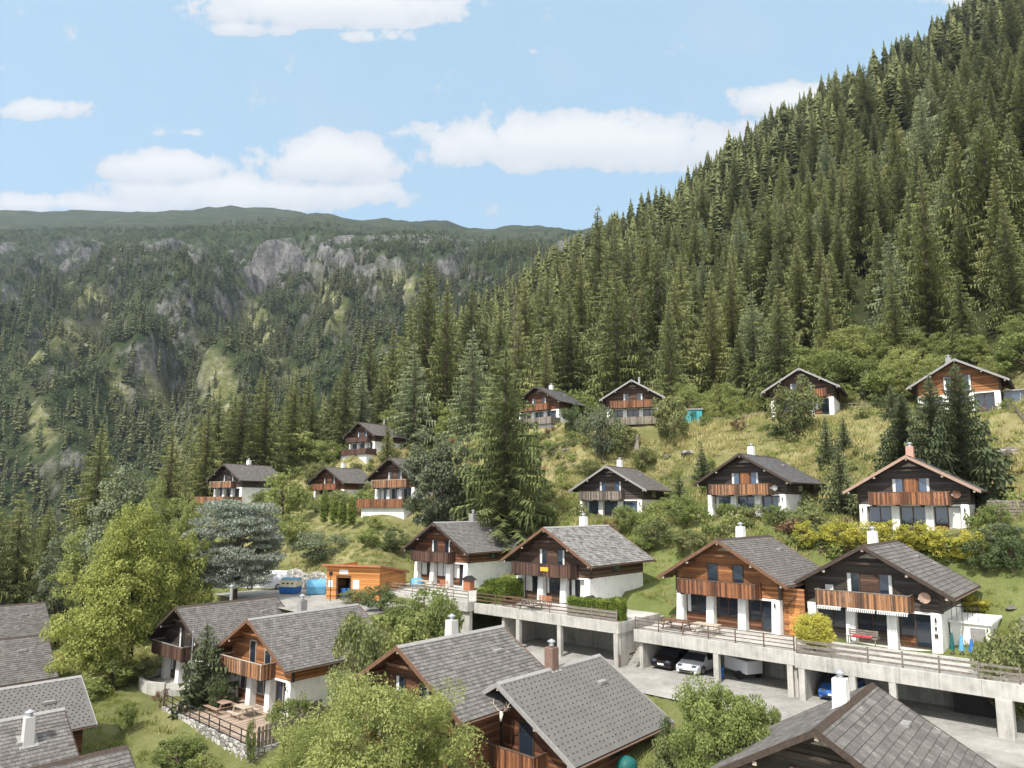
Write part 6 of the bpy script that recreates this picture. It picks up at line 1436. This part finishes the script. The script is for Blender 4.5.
nz1 = WN('TexNoise'); nz1.inputs['Scale'].default_value = 15; nz1.inputs['Detail'].default_value = 9; nz1.inputs['Roughness'].default_value = .62; nz1.inputs['Distortion'].default_value = .15; nt.links.new(comb.outputs[0], nz1.inputs['Vector'])
nz2 = WN('TexNoise'); nz2.inputs['Scale'].default_value = 4.2; nz2.inputs['Detail'].default_value = 6; nt.links.new(comb.outputs[0], nz2.inputs['Vector'])
blobs = [(335, 10, 165, 34, 1.25), (430, -6, 70, 14, .8), (250, 28, 60, 14, .7), (370, 38, 50, 10, .5), (44, 111, 55, 16, .95), (165, 170, 72, 26, 1.2), (330, 165, 88, 38, 1.25), (250, 196, 185, 28, 1.05), (60, 205, 120, 14, .9), (370, 195, 60, 14, .6),
         (580, 148, 195, 42, 1.4), (500, 158, 90, 20, .8), (680, 148, 80, 22, .8), (800, 105, 80, 26, 1.2), (770, 128, 50, 14, .6), (0, 68, 14, 7, .5), (960, 0, 40, 14, .7), (185, 133, 34, 8, .45), (540, 52, 16, 6, .3)]
acc = None; low = None
for (x, y, rx, ry, a) in blobs:
    U, V = pixuv(x, y); ru = rx/F; rv = ry/F
    du = wm('DIVIDE', wm('SUBTRACT', u, U), ru); dv0 = wm('DIVIDE', wm('SUBTRACT', v, V), rv)
    dv = wm('MULTIPLY', dv0, wm('ADD', 1., wm('MULTIPLY', wm('LESS_THAN', dv0, 0.), .5)))   # flatter bases
    d2 = wm('ADD', wm('MULTIPLY', du, du), wm('MULTIPLY', dv, dv)); g = wm('MULTIPLY', wm('MAXIMUM', wm('SUBTRACT', 1.25, d2), -1.0), a)
    acc = g if acc is None else wm('MAXIMUM', acc, g)
    lo_ = wm('MULTIPLY', wm('SUBTRACT', .25, dv0, None, True), wm('MULTIPLY', wm('MAXIMUM', g, 0.), .9)); low = lo_ if low is None else wm('MAXIMUM', low, lo_)
dens = wm('ADD', wm('MULTIPLY', acc, .62), wm('ADD', wm('MULTIPLY', wm('SUBTRACT', nz1.outputs[0], .5), 2.6), wm('MULTIPLY', wm('SUBTRACT', nz2.outputs[0], .5), .9)))
mask = WN('MapRange', interpolation_type='SMOOTHSTEP'); nt.links.new(dens, mask.inputs[0]); mask.inputs[1].default_value = .06; mask.inputs[2].default_value = .42
wisp = wm('MULTIPLY', wm('SUBTRACT', nz2.outputs[0], .52), 1.2, clamp=True)
mk_ = wm('MAXIMUM', wm('MULTIPLY', mask.outputs[0], .93), wisp)
shade = WN('MapRange'); nt.links.new(wm('ADD', wm('MULTIPLY', acc, .7), wm('MULTIPLY', nz1.outputs[0], 1.6)), shade.inputs[0]); shade.inputs[1].default_value = .7; shade.inputs[2].default_value = 1.7
cc = WN('Mix', data_type='RGBA'); nt.links.new(wm('SUBTRACT', shade.outputs[0], wm('MULTIPLY', low, .75), None, True), cc.inputs[0]); cc.inputs[6].default_value = (4.5, 4.9, 5.4, 1); cc.inputs[7].default_value = (6.6, 6.6, 6.55, 1)
# thin high veil that whitens the blue
veil = WN('Mix', data_type='RGBA'); veil.inputs[0].default_value = .55; nt.links.new(sky.outputs[0], veil.inputs[6]); veil.inputs[7].default_value = (4.6, 6.9, 8.4, 1)
mx = WN('Mix', data_type='RGBA'); nt.links.new(mk_, mx.inputs[0]); nt.links.new(veil.outputs[2], mx.inputs[6]); nt.links.new(cc.outputs[2], mx.inputs[7])
back = WN('MapRange', interpolation_type='SMOOTHSTEP'); nt.links.new(wm('SUBTRACT', sp.outputs[2], wm('MULTIPLY', sp.outputs[1], .8)), back.inputs[0]); back.inputs[1].default_value = .05; back.inputs[2].default_value = .7   # unseen sky overhead and behind the camera, brightened as added fill light
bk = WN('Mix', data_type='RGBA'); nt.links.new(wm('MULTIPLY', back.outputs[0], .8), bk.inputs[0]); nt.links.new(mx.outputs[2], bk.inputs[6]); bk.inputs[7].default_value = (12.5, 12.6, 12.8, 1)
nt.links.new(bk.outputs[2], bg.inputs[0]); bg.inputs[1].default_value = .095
sl = bpy.data.lights.new('sun', 'SUN'); sl.energy = 4.0; sl.angle = rad(.55); sl.color = (1, .95, .885)
so = bpy.data.objects.new('sun', sl); COL.objects.link(so); so.rotation_euler = SUN_D.to_track_quat('Z', 'Y').to_euler(); so.location = (-30, -40, 80)
SC.view_settings.view_transform = 'Standard'; SC.view_settings.look = 'None'; SC.view_settings.gamma = 1; SC.view_settings.use_curve_mapping = False; SC.view_settings.exposure = .63
cy_ = SC.cycles
cy_.max_bounces = 5; cy_.diffuse_bounces = 3; cy_.glossy_bounces = 2; cy_.transmission_bounces = 2; cy_.transparent_max_bounces = 4; cy_.volume_bounces = 0
cy_.use_denoising = True; cy_.use_adaptive_sampling = True; cy_.adaptive_threshold = .02
SC.render.use_persistent_data = False
